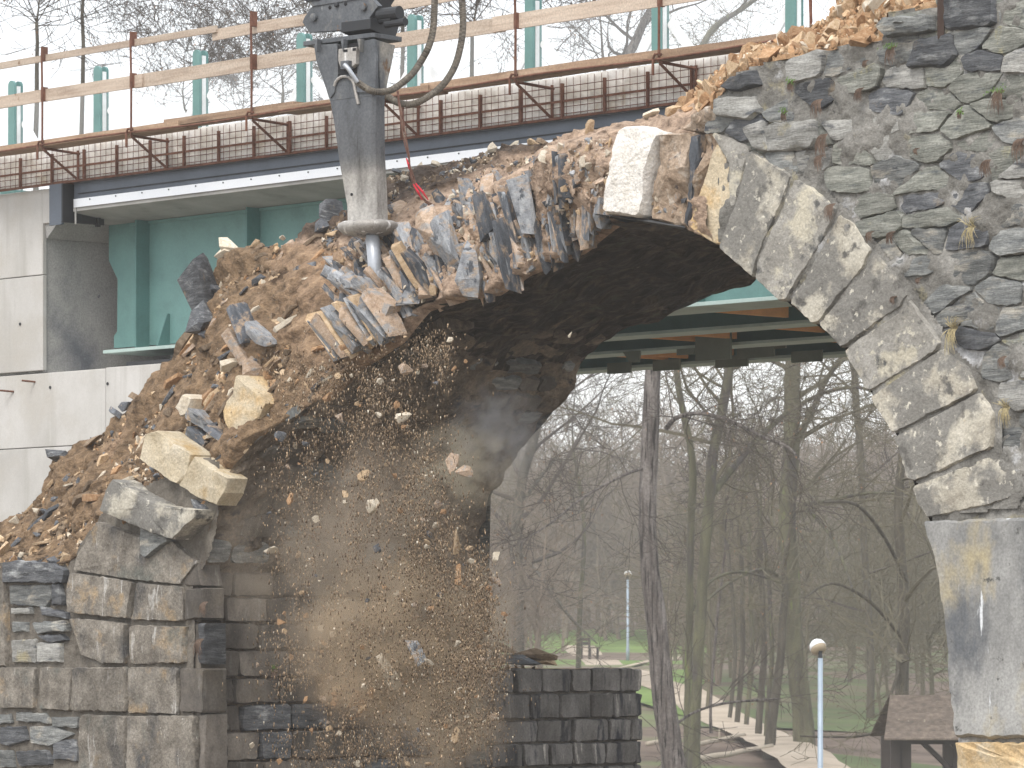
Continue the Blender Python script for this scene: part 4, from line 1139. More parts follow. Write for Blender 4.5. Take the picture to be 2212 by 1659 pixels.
# hand-placed big plates
for (x, y, wd, ln, m, a) in [(1085, 555, .7, .62, m_slate, -.24), (1015, 575, .9, .50, m_rs_blue, -.06), (1195, 480, .8, .55, m_rs_blue, -.16), (1232, 490, .5, .5, m_slate, -.02), (1135, 445, .9, .45, m_rs_blue, -.14), (965, 530, 1.0, .55, m_rs_blue, -.38), (1040, 470, .5, .42, m_slate, -.28), (1100, 470, .5, .40, m_rs_dark, -.2), (1165, 520, .5, .5, m_rs_dark, -.15),
                             (930, 500, .9, .42, m_rs_pink, -.45), (1255, 400, .4, .42, m_slate, .06), (1510, 360, .45, .5, m_slate, .12), (1180, 430, .8, .42, m_rs_blue, -.1), (900, 600, .8, .5, m_rs_dark, -.5), (880, 580, .7, .45, m_rs_tan, -.5)]:
    p = L(x, y, .5); 
    place('l', rr.randrange(22), m, L(x, y, .45), (wd * 1.3, .6, ln), (.05, a, rr.gauss(0, .2)), 'slate')
# fallen bundle of pink plates at mid height (left of the debris stream)
for i in range(13):
    x = 705 + i * 10; y = 725 - i * 4 + rr.gauss(0, 6)
    p = L(x, y, .30)
    place('l', rr.randrange(22), rr.choice((m_rs_pink, m_rs_pink, m_rs_blue, m_rs_tan)), p, (.6, .8, .45), (.2, -.62 + rr.gauss(0, .06), 0), 'slate')
for i in range(6):
    p = L(745 + i * 15, 605 + i * 8, .35)
    place('l', rr.randrange(22), rr.choice((m_rs_pink, m_rs_blue)), p, (.6, .8, .36), (.2, -.95 + rr.gauss(0, .08), 0), 'slate')
for i, (x, y, a, s_) in enumerate([(450, 920, -.9, .38), (480, 945, -.95, .34), (470, 965, -1.0, .40), (500, 975, -1.1, .3), (430, 940, -.9, .3), (520, 750, -.5, .34), (560, 720, -.8, .3), (520, 700, -.3, .34), (545, 790, -.4, .25)]):
    place('l', i, (m_rs_blue, m_slate, m_rs_pink)[i % 3], L(x, y, .28 if y > 880 else .5), (.6, .8, s_), (.2, a, 0), 'slate')

# individually built fill stones: larger ones, then the rest as stuff
big = []
def samp(zone_):
    for _ in range(50):
        if zone_ == 'left': s_, t_ = rr.uniform(9.5, 21), rr.random()
        elif zone_ == 'arch': s_, t_ = rr.uniform(0, 9.5), rr.uniform(.05, .72)
        elif zone_ == 'crest': s_, t_ = rr.uniform(3, 20.5), rr.uniform(.93, 1.04)
        elif zone_ == 'soil': s_, t_ = rr.uniform(4, 10), rr.uniform(.72, 1.0)
        return rub(s_, min(1, t_)) + Vector((0, max(0, t_ - 1) * 1.5, 0)), s_, t_
for i in range(165):
    p, s_, t_ = samp('left')
    sz = rr.uniform(.05, .125) * (1.3 if rr.random() < .15 else 1)
    flat = rr.random() < .62
    if flat: sz *= 1.25
    m = rr.choices((m_rs_tan, m_rs_cream, m_rs_or, m_rs_dark, m_rs_brown, m_rs_pink), (.26, .07, .13, .18, .30, .06))[0]
    place('s' if flat else 'r', rr.randrange(22), m, p + Vector((0, -.01, .0)), (sz * 1.4, sz, sz) if not flat else (sz * 1.7, sz * 1.5, sz * 1.2),
          (rr.gauss(1.57, .3) if flat else rr.random() * 3, rr.gauss(-.55, .3) if flat else rr.gauss(-.3, .5), rr.random() * .8), 'stone')
for i in range(110):
    p, s_, t_ = samp('arch')
    sz = rr.uniform(.05, .11)
    m = rr.choices((m_rs_tan, m_rs_cream, m_rs_pink, m_rs_blue, m_rs_dark), (.2, .26, .34, .1, .1))[0]
    p.y -= .06
    place('r', rr.randrange(26), m, p, (sz * .9, sz * .8, sz * 1.3), (rr.gauss(0, .4), radial(p.x, p.z) + rr.gauss(0, .4), rr.random() * 3), 'stone')
def stuff_rocks(name, items, m, parent):
    V = []; Fc = []; off = 0
    for (kind, i, p, size, rot) in items:
        me = rmesh(kind, i, m)
        v = np.empty(len(me.vertices) * 3); me.vertices.foreach_get('co', v); v = v.reshape(-1, 3) * np.array(size)
        Rm = np.array(Matrix.Rotation(rot[2], 3, 'Z') @ Matrix.Rotation(rot[1], 3, 'Y') @ Matrix.Rotation(rot[0], 3, 'X'))
        V.append(v @ Rm.T + np.array(p)); Fc += [tuple(k + off for k in pl.vertices) for pl in me.polygons]; off += len(v)
    me = bpy.data.meshes.new(name); me.from_pydata(np.concatenate(V).tolist(), [], Fc); me.materials.append(m)
    o = bpy.data.objects.new(name, me); COL.objects.link(o); o.parent = parent; o['kind'] = 'stuff'
    return o
def rnd_items(n, fn, s0, s1, flat=.3):
    out = []
    for _ in range(n):
        p = fn(); s_ = s0 + (s1 - s0) * rr.random() ** 2
        k = 's' if rr.random() < flat else 'r'
        out.append((k, rr.randrange(22), p, (s_ * 1.2, s_, s_) if k == 'r' else (s_ * 1.6, s_ * 1.6, s_ * 1.1), (rr.random() * 3, rr.random() * 3, rr.random() * 3)))
    return out
for m, nm, n_ in ((m_rs_tan, 'tan_chips', 1300), (m_rs_cream, 'cream_chips', 350), (m_rs_or, 'orange_chips', 700), (m_rs_dark, 'slate_chips', 420), (m_rs_brown, 'brown_chips', 2200)):
    stuff_rocks(nm, rnd_items(n_, lambda: samp('left')[0] + Vector((0, .012, -.004)), .010, .075), m, old)
for m, nm, n_ in ((m_rs_pink, 'pink_chips', 800), (m_rs_cream, 'cream_chips', 420), (m_rs_blue, 'slate_chips', 300), (m_rs_tan, 'tan_chips', 260)):
    stuff_rocks(nm, rnd_items(n_, lambda: samp('arch')[0] + Vector((0, -rr.uniform(-.01, .05), 0)), .012, .065), m, old)
for m, nm, n_ in ((m_rs_brown, 'soil_lumps', 600), (m_rs_cream, 'gravel', 160), (m_rs_dark, 'dark_gravel', 200)):
    stuff_rocks(nm, rnd_items(n_, lambda: samp('soil')[0], .015, .06), m, old)
def samp2():
    return rub2(rr.uniform(0, 9.5), rr.random()) + Vector((0, -.03, .02))
for m, nm, n_ in ((m_rs_or, 'clay_lumps', 420), (m_rs_tan, 'tan_chips', 260), (m_rs_cream, 'cream_chips', 60)):
    stuff_rocks(nm, rnd_items(n_, samp2, .012, .085), m, old)
for i in range(46):
    p = samp2(); sz = rr.uniform(.09, .20); flat = rr.random() < .3
    m = rr.choices((m_rs_or, m_rs_tan, m_rs_cream, m_rs_brown), (.45, .35, .08, .12))[0]
    place('s' if flat else 'r', rr.randrange(22), m, p, (sz * 1.3, sz, sz), (rr.random() * 3, rr.random() * 3, rr.random() * 3), 'stone')

# loose stones on the crest: things one could lift away
def W(lp_): return P0 + EX * lp_.x + EY * lp_.y + Vector((0, 0, lp_.z))
crest = [(500, 540, .24, 'r', m_rs_cream, 'pale angular stone at the left end of the crest above the girder', 1.0), (470, 545, .20, 's', m_rs_cream, 'pale upright slab beside the pale angular crest stone', .5),
 (735, 465, .34, 'r', m_slate, 'large dark jagged lump directly left of the breaker foot', .8), (705, 485, .22, 'r', m_rs_dark, 'dark lump at the left foot of the large jagged one', .8),
 (1070, 316, .14, 'r', m_rs_cream, 'cream stone topmost on the soil mound right of the strap', 1), (1115, 312, .12, 'r', m_rs_cream, 'pale flat stone just right of the topmost cream stone', .6),
 (1150, 305, .13, 'r', m_rs_tan, 'tan round stone mid crest of the soil mound', .8), (1185, 310, .16, 's', m_rs_brown, 'brown flat slab on the crest right of the tan round stone', .6),
 (1215, 322, .12, 'r', m_rs_cream, 'small cream stone before the brown crest slab', .8), (1275, 268, .14, 'r', m_rs_tan, 'pale stone near the broken crown left of the white arch stone', .8),
 (870, 355, .12, 's', m_rs_dark, 'thin dark slab on the gravel crest just right of the breaker', .4), (905, 350, .15, 'r', m_rs_cream, 'cream stone on the gravel crest by the strap', .8), (950, 352, .14, 's', m_rs_cream, 'pale slab on the gravel crest right of the strap', .6),
 (880, 395, .09, 'r', m_rs_cream, 'small white cube-like stone low in the gravel by the strap', 1), (1185, 350, .20, 's', m_rs_cream, 'big pale plate lying in the broken arch face', .8),
 (275, 860, .16, 'r', m_rs_dark, 'dark stone capping the slope left of the pedestal', .7), (300, 850, .13, 'r', m_rs_brown, 'brown stone behind the dark one capping the slope', .7), (245, 900, .22, 's', m_rs_dark, 'dark overhanging slab mid left slope', .5),
 (140, 1000, .34, 'r', m_slate, 'large dark slate block at the outer left edge of the slope', .6), (210, 960, .26, 'r', m_rs_brown, 'long brown block above the large dark slate block', .5), (415, 748, .30, 's', m_rs_brown, 'flat brown ledge stone pointing at the girder flange', .5),
 (560, 545, .12, 'r', m_rs_tan, 'tan stone on the crest between pale stone and breaker', .8), (620, 530, .10, 'r', m_rs_cream, 'small cream stone on the crest left of the breaker', .8),
 (950, 440, .12, 'r', m_rs_tan, 'tan cube of stone at the lower end of the strap', 1), (460, 635, .52, 'r', m_slate, 'dark purple-grey slab face under the pale crest stones', 1.6), (448, 700, .36, 'r', m_slate, 'dark block below the purple-grey slab face', 1.2),
 (330, 1095, .12, 'r', m_rs_dark, 'dark wedge under the large tilted block', .8), (455, 1135, .30, 'r', m_slate, 'dark jutting slate right of the tilted block', .8), (490, 1120, .22, 's', m_slate_mid, 'grey slate behind the dark jutting one', .6),
 (215, 1085, .26, 's', m_rs_or, 'rust-brown slab left of the large tilted block', .5), (40, 1135, .14, 'r', m_rs_cream, 'pale stone in the gravel at the far left', .8), (12, 1175, .16, 'r', m_rs_tan, 'tan stone at the left picture edge', .8), (85, 1160, .10, 'r', m_rs_dark, 'small dark stone in the sand at far left', .6),
 (1500, 215, .18, 'r', m_rs_tan, 'tan stone on the gap between the crown and the wall', .8), (1545, 195, .16, 'r', m_rs_or, 'orange stone at the wall corner', .8), (1470, 250, .22, 'r', m_rs_tan, 'broad tan stone over the broken crown', .6), (1600, 130, .20, 'r', m_rs_or, 'orange-tan boulder at the planks end', .8),
 (1700, 100, .24, 's', m_rs_cream, 'pale pointed slab leaning by the orange rubble', .7), (1800, 75, .28, 'r', m_rs_tan, 'largest tan boulder in the orange rubble', .7), (1650, 115, .18, 'r', m_rs_tan, 'tan stone right of the planks end', .8), (1890, 10, .22, 's', m_rs_cream, 'pale tilted slab under the iron stake', .5), (1410, 195, .16, 's', m_rs_cream, 'whitish stone at the left end of the orange rubble', .7)]
for i, (x, y, s_, kd, m, lb, fl) in enumerate(crest):
    if x > 1435 and y < 262:
        best = min(((a / 10, b / 10) for a in range(0, 96) for b in range(0, 11)), key=lambda st: (lambda q: (CX + (W(q).x) / W(q).y * F - x) ** 2 + (HY - q.z / W(q).y * F - y) ** 2)(rub2(*st)))
        p = rub2(*best)
    else:
        best = min(((a / 5, b / 12) for a in range(0, 106) for b in range(0, 13)), key=lambda st: (lambda q: (CX + (W(q).x) / W(q).y * F - x) ** 2 + (HY - q.z / W(q).y * F - y) ** 2)(rub(*st)))
        p = rub(*best)
    p = p + Vector((0, -.04, .02))
    o = inst('loose_stone', rmesh(kd, i % 22, m), None, W(p), (rr.gauss(0, .3) + (1.1 if kd == 's' else 0), rr.gauss(0, .35), RZ + rr.gauss(0, .4)), (s_, s_ * (.8 if kd == 'r' else 1.4), s_ * fl))
    tag(o, lb, 'stone', 'loose stones on the broken bridge')

# iron stake at the wall top and hanging roots / tufts
stake = MB().tube([W(L(1752, 48, .9)), W(L(1749, -30, .9))], .012, 6).build('iron_stake', m_rust)
tag(stake, 'thin rusty stake standing in the orange rubble', 'stake')
stake = MB().box(-.02, .02, -.02, .02, -.16, .3).build('upright_bar', plain('dark_rust', (.06, .04, .032), .9), loc=W(L(2032, 30, -.03)))
tag(stake, 'rusty vertical flat bar against the wall top', 'bar')
tufts = [(1715, 175, 22, 1), (1770, 215, 36, 0), (1862, 190, 26, 0), (1780, 290, 44, 0), (1775, 335, 30, 0), (1930, 100, 34, 1), (2162, 195, 44, 1), (2205, 300, 44, 0), (2135, 345, 30, 0), (1885, 500, 20, 0), (1930, 500, 24, 0), (2100, 490, 40, 2), (2060, 710, 44, 2), (1800, 440, 30, 0),
         (1935, 640, 14, 0), (2175, 880, 34, 2), (1990, 600, 12, 0), (2170, 770, 22, 0), (445, 1300, 30, 0), (435, 1380, 40, 0), (600, 1440, 30, 1), (1875, 130, 14, 0), (1700, 240, 20, 1), (2080, 240, 14, 1), (1985, 320, 12, 0)]
TN = ['under the dark slate at the wall corner', 'hanging above the pale split stones', 'on the slate wall right of the upper stone pair', 'upper half of the longest hanging pair', 'lower half of the longest hanging pair', 'directly below the orange rubble bench',
 'high on the wall near the right edge', 'at the right picture edge, upper wall', 'left of the one at the right picture edge', 'above the third arch joint', 'right of the one above the third arch joint', 'mid wall above the long-grass tuft line', 'growing from the outer end of the sixth arch stone', 'in the joint over the outer arch ring corner',
 'small, in the mortar right of the fourth arch stone', 'by the right picture edge beside the arch', 'tiny, beside the fifth arch stone', 'in the joint right of the long straw tuft', 'in the upper dark recess of the left pier', 'in the lower dark recess of the left pier', 'on the shaded pier side behind the debris',
 'small, under the wall top stones', 'small, between two pale upper stones', 'small, between upper dark and pale stones', 'small, in the middle of the slate wall']
for i, (x, y, h_, ty) in enumerate(tufts):
    lo = L(x, y, -.05) if x > 700 else (LR(x, y, CORN + .05) if x > 450 else L(x, y, -.05))
    mb = MB(); rg = random.Random(600 + i); sc_ = h_ / 330
    for q in range(48):
        a = rg.uniform(-1, 1); up = 1 if (ty == 2 and rg.random() < .45) else -1
        pts = [Vector((a * sc_ * .25, 0, 0))]
        dx = a * sc_ * .10 + rg.gauss(0, sc_ * .16)
        l_ = sc_ * rg.uniform(.5, 1.3)
        for s_ in range(1, 5):
            t_ = s_ / 4
            pts.append(Vector((a * sc_ * .25 + dx * t_ * (2.5 if up > 0 else 1), -.03 * math.sin(t_ * 2.4) - .01, (up * l_ * t_ * (1 - .55 * t_)) if up > 0 else -l_ * t_ ** 1.2)))
        mb.tube(pts, [.0024, .0024, .002, .0015, .0008], 3, caps=False)
    o = mb.build('grass_tuft' if ty == 2 else 'root_tuft', m_straw if ty == 2 else m_tuft, loc=W(lo))
    o.rotation_euler = (0, 0, RZ)
    where = 'on the slate wall' if x > 700 else 'on the left pier'
    near = TN[i]
    tag(o, {0: 'brown dead root tuft ' + near, 1: 'brown root tuft with a few green leaves ' + near, 2: 'straw-coloured dry grass tuft ' + near}[ty], 'tuft', 'dead tufts ' + where)
    False and tag(o, {0: 'brown dead root tuft hanging ' + where, 1: 'brown root tuft with a few green leaves ' + where, 2: 'straw-coloured dry grass tuft ' + where}[ty], 'tuft', 'dead tufts ' + where)
    if ty == 1:
        g = MB()
        for q in range(26):
            c = Vector((rg.gauss(0, sc_ * .3), -.03 - rg.random() * .02, rg.gauss(.0, .012))); s_ = .013
            g.add([c, c + Vector((s_, 0, s_ * .5)), c + Vector((s_ * .6, -.004, -s_)), ], [(0, 1, 2)])
        g.build('leaves', m_green, o)['kind'] = 'stuff'
# ================================================================ THE NEW BRIDGE BEHIND
K1 = 5.3
new = empty('steel_girder_bridge', P0, RZ, label='new teal steel girder bridge with concrete deck edge behind the old arch', cat='bridge')
XL, XR = L(-260, 400, K1).x, L(2600, 400, K1).x
def zl(x, y, k): return L(x, y, k).z
# deck edge
x_end = L(160, 430, K1 + .05).x
x_in = L(219, 490, 6.0).x
z_top, z_f0, z_f1, z_lip = zl(533, 343, K1 + .05), zl(533, 348, K1 + .05), zl(533, 385, K1 + .05), zl(533, 404, K1 + .05)
z_lb = zl(533, 412, K1 + .05); z_gt = zl(533, 453, 6.0)
MB().box(x_end, XR, K1 + .05, K1 + .10, z_f1 + .003, z_f0).build('fascia_beam', m_fascia, new)
MB().box(x_end - .02, XR, K1 - .01, K1 + .05, z_f0 + .002, z_f0 + .022).build('fascia_flange', m_fascia, new)
MB().box(x_end + .08, XR, K1 + .035, K1 + .048, z_f1 + .05, z_f1 + .058).build('fascia_flange', m_dark, new)
MB().box(x_end + .03, XR, K1 + .02, K1 + .045, z_lip, z_f1).build('flashing', m_flash, new)
for i in range(34):
    x_ = x_end + .3 + i * .42
    MB().lathe((x_, K1 + .02, z_f1 - .02), [(.008, 0), (.008, .006)], 6, (0, -1, 0)).build('rivet', m_dark, new)
mb = MB()
mb.add([(x_end, K1 + .04, z_lb), (XR, K1 + .04, z_lb), (XR, K1 + .04, z_lip - .002), (x_end, K1 + .04, z_lip - .002), (x_in, 6.02, z_gt), (XR, 6.02, z_gt), (XR, 12.4, z_gt), (x_in, 12.4, z_gt), (x_end, 12.4, z_top), (XR, 12.4, z_top), (x_end, K1 + .12, z_top), (XR, K1 + .12, z_top), (x_end, K1 + .12, z_lip), (XR, K1 + .12, z_lip)],
       [(0, 1, 2, 3), (0, 4, 5, 1), (4, 7, 6, 5), (7, 8, 9, 6), (8, 10, 11, 9), (10, 12, 13, 11), (3, 2, 13, 12), (0, 3, 12, 10, 8, 7, 4)])
mb.build('deck_slab', m_conc2, new)
# front girder
kg = 6.0
def gp(x, y): return L(x, y, kg)
zfl = gp(325, 753).z
web = [gp(235, 470), gp(235, 563), gp(254, 603), gp(253, 716), gp(246, 726), gp(246, 752)]
MB().prism([Vector((p.x, kg, p.z)) for p in web] + [Vector((XR, kg, zfl)), Vector((XR, kg, z_gt + .2))], Vector((0, .03, 0))).build('girder_web', m_teal, new)
xfl = L(222, 758, kg - .2).x
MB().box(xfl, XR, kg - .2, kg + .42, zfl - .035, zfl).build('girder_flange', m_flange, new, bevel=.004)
MB().box(xfl + .2, XR, kg - .02, kg + .3, z_gt - .03, z_gt - .002).build('girder_flange', m_teal, new)
for x0_, x1_ in ((303, 325),):
    a, b = gp(x0_ + 12, 480).x, gp(x1_ - 2, 480).x
    MB().box(b - .02, b, kg - .17, kg - .002, zfl, z_gt).build('stiffener', m_teal_d, new)
a = gp(367, 745)
MB().prism([Vector((a.x, kg, zfl)), Vector((a.x, kg - .17, zfl)), Vector((a.x, kg - .15, zfl + .02)), Vector((a.x, kg - .03, gp(363, 678).z)), Vector((a.x, kg, gp(363, 678).z))], Vector((-.018, 0, 0))).build('gusset', m_teal_d, new)
for xs in (560, 800, 1040, 1280, 1520, 1700, 1850):
    a = gp(xs, 700)
    MB().box(a.x, a.x + .02, kg - .17, kg - .002, zfl, z_gt).build('stiffener', m_teal_d, new)
# inner girders
ks = [8.15, 9.8, 11.55]
for k in ks:
    MB().box(x_in, XR, k, k + .02, zfl + .0, z_gt - .03).build('girder_web', m_teal_d, new)
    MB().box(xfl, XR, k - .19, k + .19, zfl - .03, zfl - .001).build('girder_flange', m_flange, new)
allk = [6.3] + ks
def z4(x, y): return (1216.6 + x * .3333, 608.3 + y * .3333)
for (zx, zy, gi_) in [(710, 210, 0), (515, 335, 1), (1085, 300, 1), (485, 452, 2), (190, 485, 2), (1445, 392, 2), (270, 390, 1), (1500, 300, 1), (60, 480, 2)]:
    px, py = z4(zx, zy)
    a = L(px, py, allk[gi_] + .2)
    MB().box(a.x, a.x + .045, allk[gi_] + .2, allk[gi_ + 1] - .2, zfl + .03, zfl + .33).build('formwork_board', m_form, new)
m_plate = plain('dull_green_plate', (.17, .20, .165), .7)
for (x0_, x1_, y0_, y1_, k) in [(855, 1085, 285, 500, 9.5), (1125, 1365, 368, 485, 11.0), (985, 1195, 488, 548, 11.3), (1478, 1675, 455, 515, 11.3), (285, 435, 530, 590, 11.3), (580, 755, 510, 570, 11.3), (735, 850, 438, 470, 9.5), (1370, 1440, 370, 430, 11.0)]:
    a, b = z4(x0_, y0_), z4(x1_, y1_)
    p, q = L(*a, k), L(*b, k)
    MB().box(p.x, q.x, k, k + .02, q.z, p.z).build('splice_plate', m_plate, new)
a, b = z4(385, 455), z4(500, 520)
p, q = L(*a, 9.6), L(*b, 9.6)
MB().prism([Vector((p.x, 9.6, p.z)), Vector((q.x, 9.6, p.z)), Vector(((p.x + q.x) / 2 + .1, 9.6, q.z)), Vector(((p.x + q.x) / 2 - .03, 9.6, q.z))], Vector((0, .02, 0))).build('gusset', m_plate, new)

# railing posts, clear panels and white bars on the deck
px_posts = [(-150, 205), (30, 173), (215, 141), (430, 106), (655, 69), (895, 29), (1150, -14), (1425, -60), (1715, -110)]
KP = 5.75
zdeck = z_top
pp = []
for x, y in px_posts:
    a = L(x, y, KP); pp.append(a)
    r_ = .052; hh = a.z
    def plate(xc, k, z0, z1, th=.03, hw=.052):
        pts = [Vector((xc - hw, k, z0)), Vector((xc + hw, k, z0)), Vector((xc + hw, k, z1 - hw))]
        for t_ in range(1, 8):
            an = math.pi * t_ / 8
            pts.append(Vector((xc + hw * math.cos(an), k, z1 - hw + hw * math.sin(an))))
        pts.append(Vector((xc - hw, k, z1 - hw)))
        return MB().prism(pts, Vector((0, th, 0)))
    o1 = plate(a.x - .05, KP, zdeck, hh).build('railing_post', m_teal, new)
    plate(a.x - .05, KP + .085, zdeck, hh - .0).build('post_plate', m_teal_d, o1)
    MB().box(a.x + .0, a.x + .008, KP + .035, KP + .08, zdeck, hh - .06).build('glazing_strip', m_strip, o1)
    MB().box(a.x - .16, a.x + .1, KP - .06, KP + .2, zdeck, zdeck + .05).build('foot_plate', m_teal, o1)
for a, b in zip(pp, pp[1:]):
    zt_ = a.z - .38
    g = MB().box(a.x + .012, b.x - .11, KP + .075, KP + .085, zdeck, a.z - .22).build('clear_panel', m_glassy, new)
    for (p0, p1) in (((a.x + .02, a.z - .42), ((a.x + b.x) / 2 - .02, zdeck)), ((b.x - .12, a.z - .42), ((a.x + b.x) / 2 - .02, zdeck))):
        d = Vector((p1[0] - p0[0], 0, p1[1] - p0[1])).normalized(); n_ = Vector((-d.z, 0, d.x)) * .042
        A_, B_ = Vector((p0[0], KP + .095, p0[1])), Vector((p1[0], KP + .095, p1[1]))
        MB().prism([A_ - n_, B_ - n_, B_ + n_, A_ + n_], Vector((0, .025, 0))).build('diagonal_bar', m_whitebar, new)

# ---- working platform hung on the edge
plat = empty('work_platform', P0, RZ, label='timber working platform with guard boards on rusty brackets along the new bridge', cat='platform')
KO = 4.85
zp0, zp1 = zl(0, 329, KO), zl(0, 315, KO)
z_gb = zl(0, 413, K1)
brx = [-100, 93, 285, 545, 826, 1115, 1425, 1753, 2090]
brtop = [150, 115, 82, 37, -5, -50, -90, -130, -170]
rp = random.Random(17)
def plank(parent, name, x0, x1, k0, k1, za, zb, m, tilt=0.0, seg=6, jag=0):
    """x in bridge metres"""
    mb = MB(); 
    for i in range(seg + 1):
        x = x0 + (x1 - x0) * i / seg
        dz = tilt * (x - (x0 + x1) / 2) + .006 * mn.noise(Vector((x * 1.7, za * 9, 0)))
        for (k, z) in ((k0, za), (k1, za), (k1, zb), (k0, zb)):
            mb.v.append((x, k, z + dz))
    for i in range(seg):
        for j in range(4):
            a = i * 4 + j; b = i * 4 + (j + 1) % 4
            mb.f.append((a, b, b + 4, a + 4))
    mb.f += [(0, 1, 2, 3)[::-1], (seg * 4, seg * 4 + 1, seg * 4 + 2, seg * 4 + 3)]
    return mb.build(name, m, parent)
def X(px, k, y=300): return L(px, y, k).x
zt0, zt1 = zl(0, 147, KO), zl(0, 133, KO)
zt2 = zl(533, 72, KO); zt3 = zl(533, 48, KO)
zm0, zm1 = zl(0, 233, KO), zl(0, 207, KO)
plank(plat, 'guard_board', X(-160, KO), X(462, KO), KO + .02, KO + .045, zt0, zt1, m_wood, .004)
plank(plat, 'guard_board', X(450, KO), X(1130, KO), KO + .046, KO + .072, zt2, zt3, m_wood, .002)
plank(plat, 'guard_board', X(1115, KO), X(1900, KO), KO + .02, KO + .045, zt2, zt3 + .01, m_wood, .0)
plank(plat, 'guard_board', X(-160, KO), X(303, KO), KO + .02, KO + .045, zm0, zm1, m_wood, .0)
plank(plat, 'guard_board', X(285, KO), X(1080, KO), KO + .046, KO + .072, zm0 + .003, zm1 + .012, m_wood, .001)
plank(plat, 'guard_board', X(1060, KO), X(1900, KO), KO + .02, KO + .045, zm0 + .006, zm1 + .02, m_wood, .0)
for (a, b, dk, dz) in [(-160, 385, 0, 0), (350, 630, .02, .03), (600, 925, 0, .0), (905, 1440, .015, .022), (1400, 1900, 0, .01)]:
    plank(plat, 'deck_plank', X(a, KO), X(b, KO), KO + dk, KO + .24 + dk, zp0 + dz, zp1 + dz, m_plank, .0)
    False and plank(plat, 'deck_plank', X(a + 15, KO), X(b + 20, KO), KO + .25 + dk, K1 - .02, zp0 + dz * .5, zp1 + dz * .5, m_plank, .0)
MB().tube([(X(x, KO), KO - .02, zp0 + .01 + .01 * math.sin(x)) for x in range(-160, 1950, 70)], .010, 6).build('rebar_rail', m_rust, plat)
for x, yt in zip(brx, brtop):
    c = L(x, 330, KO)
    br = MB().tube([(c.x, KO - .01, zp0 - .02), (c.x + .005, KO - .012, (zp0 + zt1) / 2), (c.x - .01, KO - .01, L(x, yt, KO).z)], .012, 6).build('bracket', m_rust, plat)
    MB().tube([(c.x, KO, zp0 - .02), (c.x, K1, zp0 - .04)], .014, 6).build('arm', m_rust, br)
    MB().tube([(c.x, KO, zp0 - .03), (c.x - .02, K1 - .02, z_gb + .02)], .013, 6).build('strut', m_rust, br)
    MB().tube([(c.x, K1 - .02, zp0 - .01), (c.x, K1 - .02, z_gb)], .015, 6).build('upright', m_rust, br)
    MB().tube([(c.x + .05, KO - .03, zp0 + .035), (c.x - .02, KO - .035, zp0 + .045), (c.x - .05, KO - .03, zp0 + .01), (c.x - .05, KO - .03, zp0 - .13)], .012, 6).build('hook', m_rust, br)
    for (zc) in (zt0, zm0):
        MB().box(c.x - .014, c.x + .014, KO - .018, KO + .05, zc + .0, zc + .14).build('clip', m_rust, br)
# toeboard sheet (white fleece edge) lying on the planks
# ---- edge formwork: rusty mesh in front of fleece
mesh = empty('edge_formwork', P0, RZ, label='rusty mesh formwork with white fleece behind it along the deck edge', cat='formwork')
xa_, xb_ = X(-160, K1), X(1900, K1)
nx_ = 420; mb = MB()
for i in range(nx_ + 1):
    x = xa_ + (xb_ - xa_) * i / nx_
    for j in range(13):
        z = z_gb + (zp0 + .06 - z_gb) * j / 12
        d = .030 * abs(math.sin(x * 22.5 + .8 * mn.noise(Vector((x * 3, z * 6, 0))))) + .03 * fbm((x, 0, z), 5, 3)
        mb.v.append((x, K1 + .035 - d * (.9 if 0 < j < 12 else .3), z))
for i in range(nx_):
    for j in range(12):
        a = i * 13 + j; mb.f.append((a, a + 13, a + 14, a + 1))
mb.build('fleece', m_fleece, mesh, smooth=True)
x = xa_
i = 0
wires = MB()
pitch = .088
while x < xb_:
    wires.tube([(x, K1 - .012, z_gb), (x + .004 * rp.gauss(0, 1), K1 - .012, zp0 + .04)], .0036, 4)
    x += pitch
for j in range(5):
    z = z_gb + (zp0 - z_gb) * (j + .6) / 5.2
    wires.tube([(xa_ + (xb_ - xa_) * t / 30, K1 - .018, z + .004 * mn.noise(Vector((t, j, 0)))) for t in range(31)], .0036, 4)
wires.build('wire_mesh', m_rust, mesh)['kind'] = 'stuff'
zmid = z_gb + (zp0 - z_gb) * .46
MB().box(xa_, xb_, K1 - .035, K1 - .028, zmid - .008, zmid + .010).build('flat_rail', m_rust, mesh)
MB().box(xa_, xb_, K1 - .035, K1 - .02, z_gb - .012, z_gb + .012).build('flat_rail', m_rust, mesh)
x = xa_ + .1; i = 0
while x < xb_:
    MB().box(x, x + .015, K1 - .05, K1 - .036, z_gb, zp0 - .01).build('upright_bar', m_rust, mesh)
    MB().box(x + .015, x + .020, K1 - .05, K1 - .02, z_gb, zp0 - .01).build('upright_bar', m_rust, mesh)
    x += .53

# ================================================================ CONCRETE ABUTMENT
ab = empty('concrete_abutment', P0, RZ, label='pale new concrete abutment with a recessed girder seat at the left', cat='abutment')
KA = K1 + .06
def slabp(x0, y0, x1, y1, k0=KA, k1=KA + .05, name='concrete_panel', m=m_conc, ref=0):
    za_, zb_ = zl(60, y1, k0), zl(60, y0, k0)
    g = .004
    MB().box(x0 + g, x1 - g, k0, k1, za_ + g, zb_ - g).build(name, m, ab, bevel=.006)
xe = L(93, 650, KA).x
xl0 = XL - 2
zt_ = z_gb - .02
YT = HY - zt_ * F / ((30 * EY.y + KA) / (EY.x * ((60 - CX) / F) + EY.y))
slabp(xl0, YT, xe, 597); slabp(xl0, 597, xe, 803)
xj = L(228, 900, KA).x; xr_ = L(660, 900, KA).x
slabp(xl0, 808, xj, 968); slabp(xj, 806, xr_, 968); slabp(xl0, 968, xj, 1240); slabp(xj, 968, xr_, 1240); slabp(xl0, 1240, xj, 1500); slabp(xj, 1240, xr_, 1500)
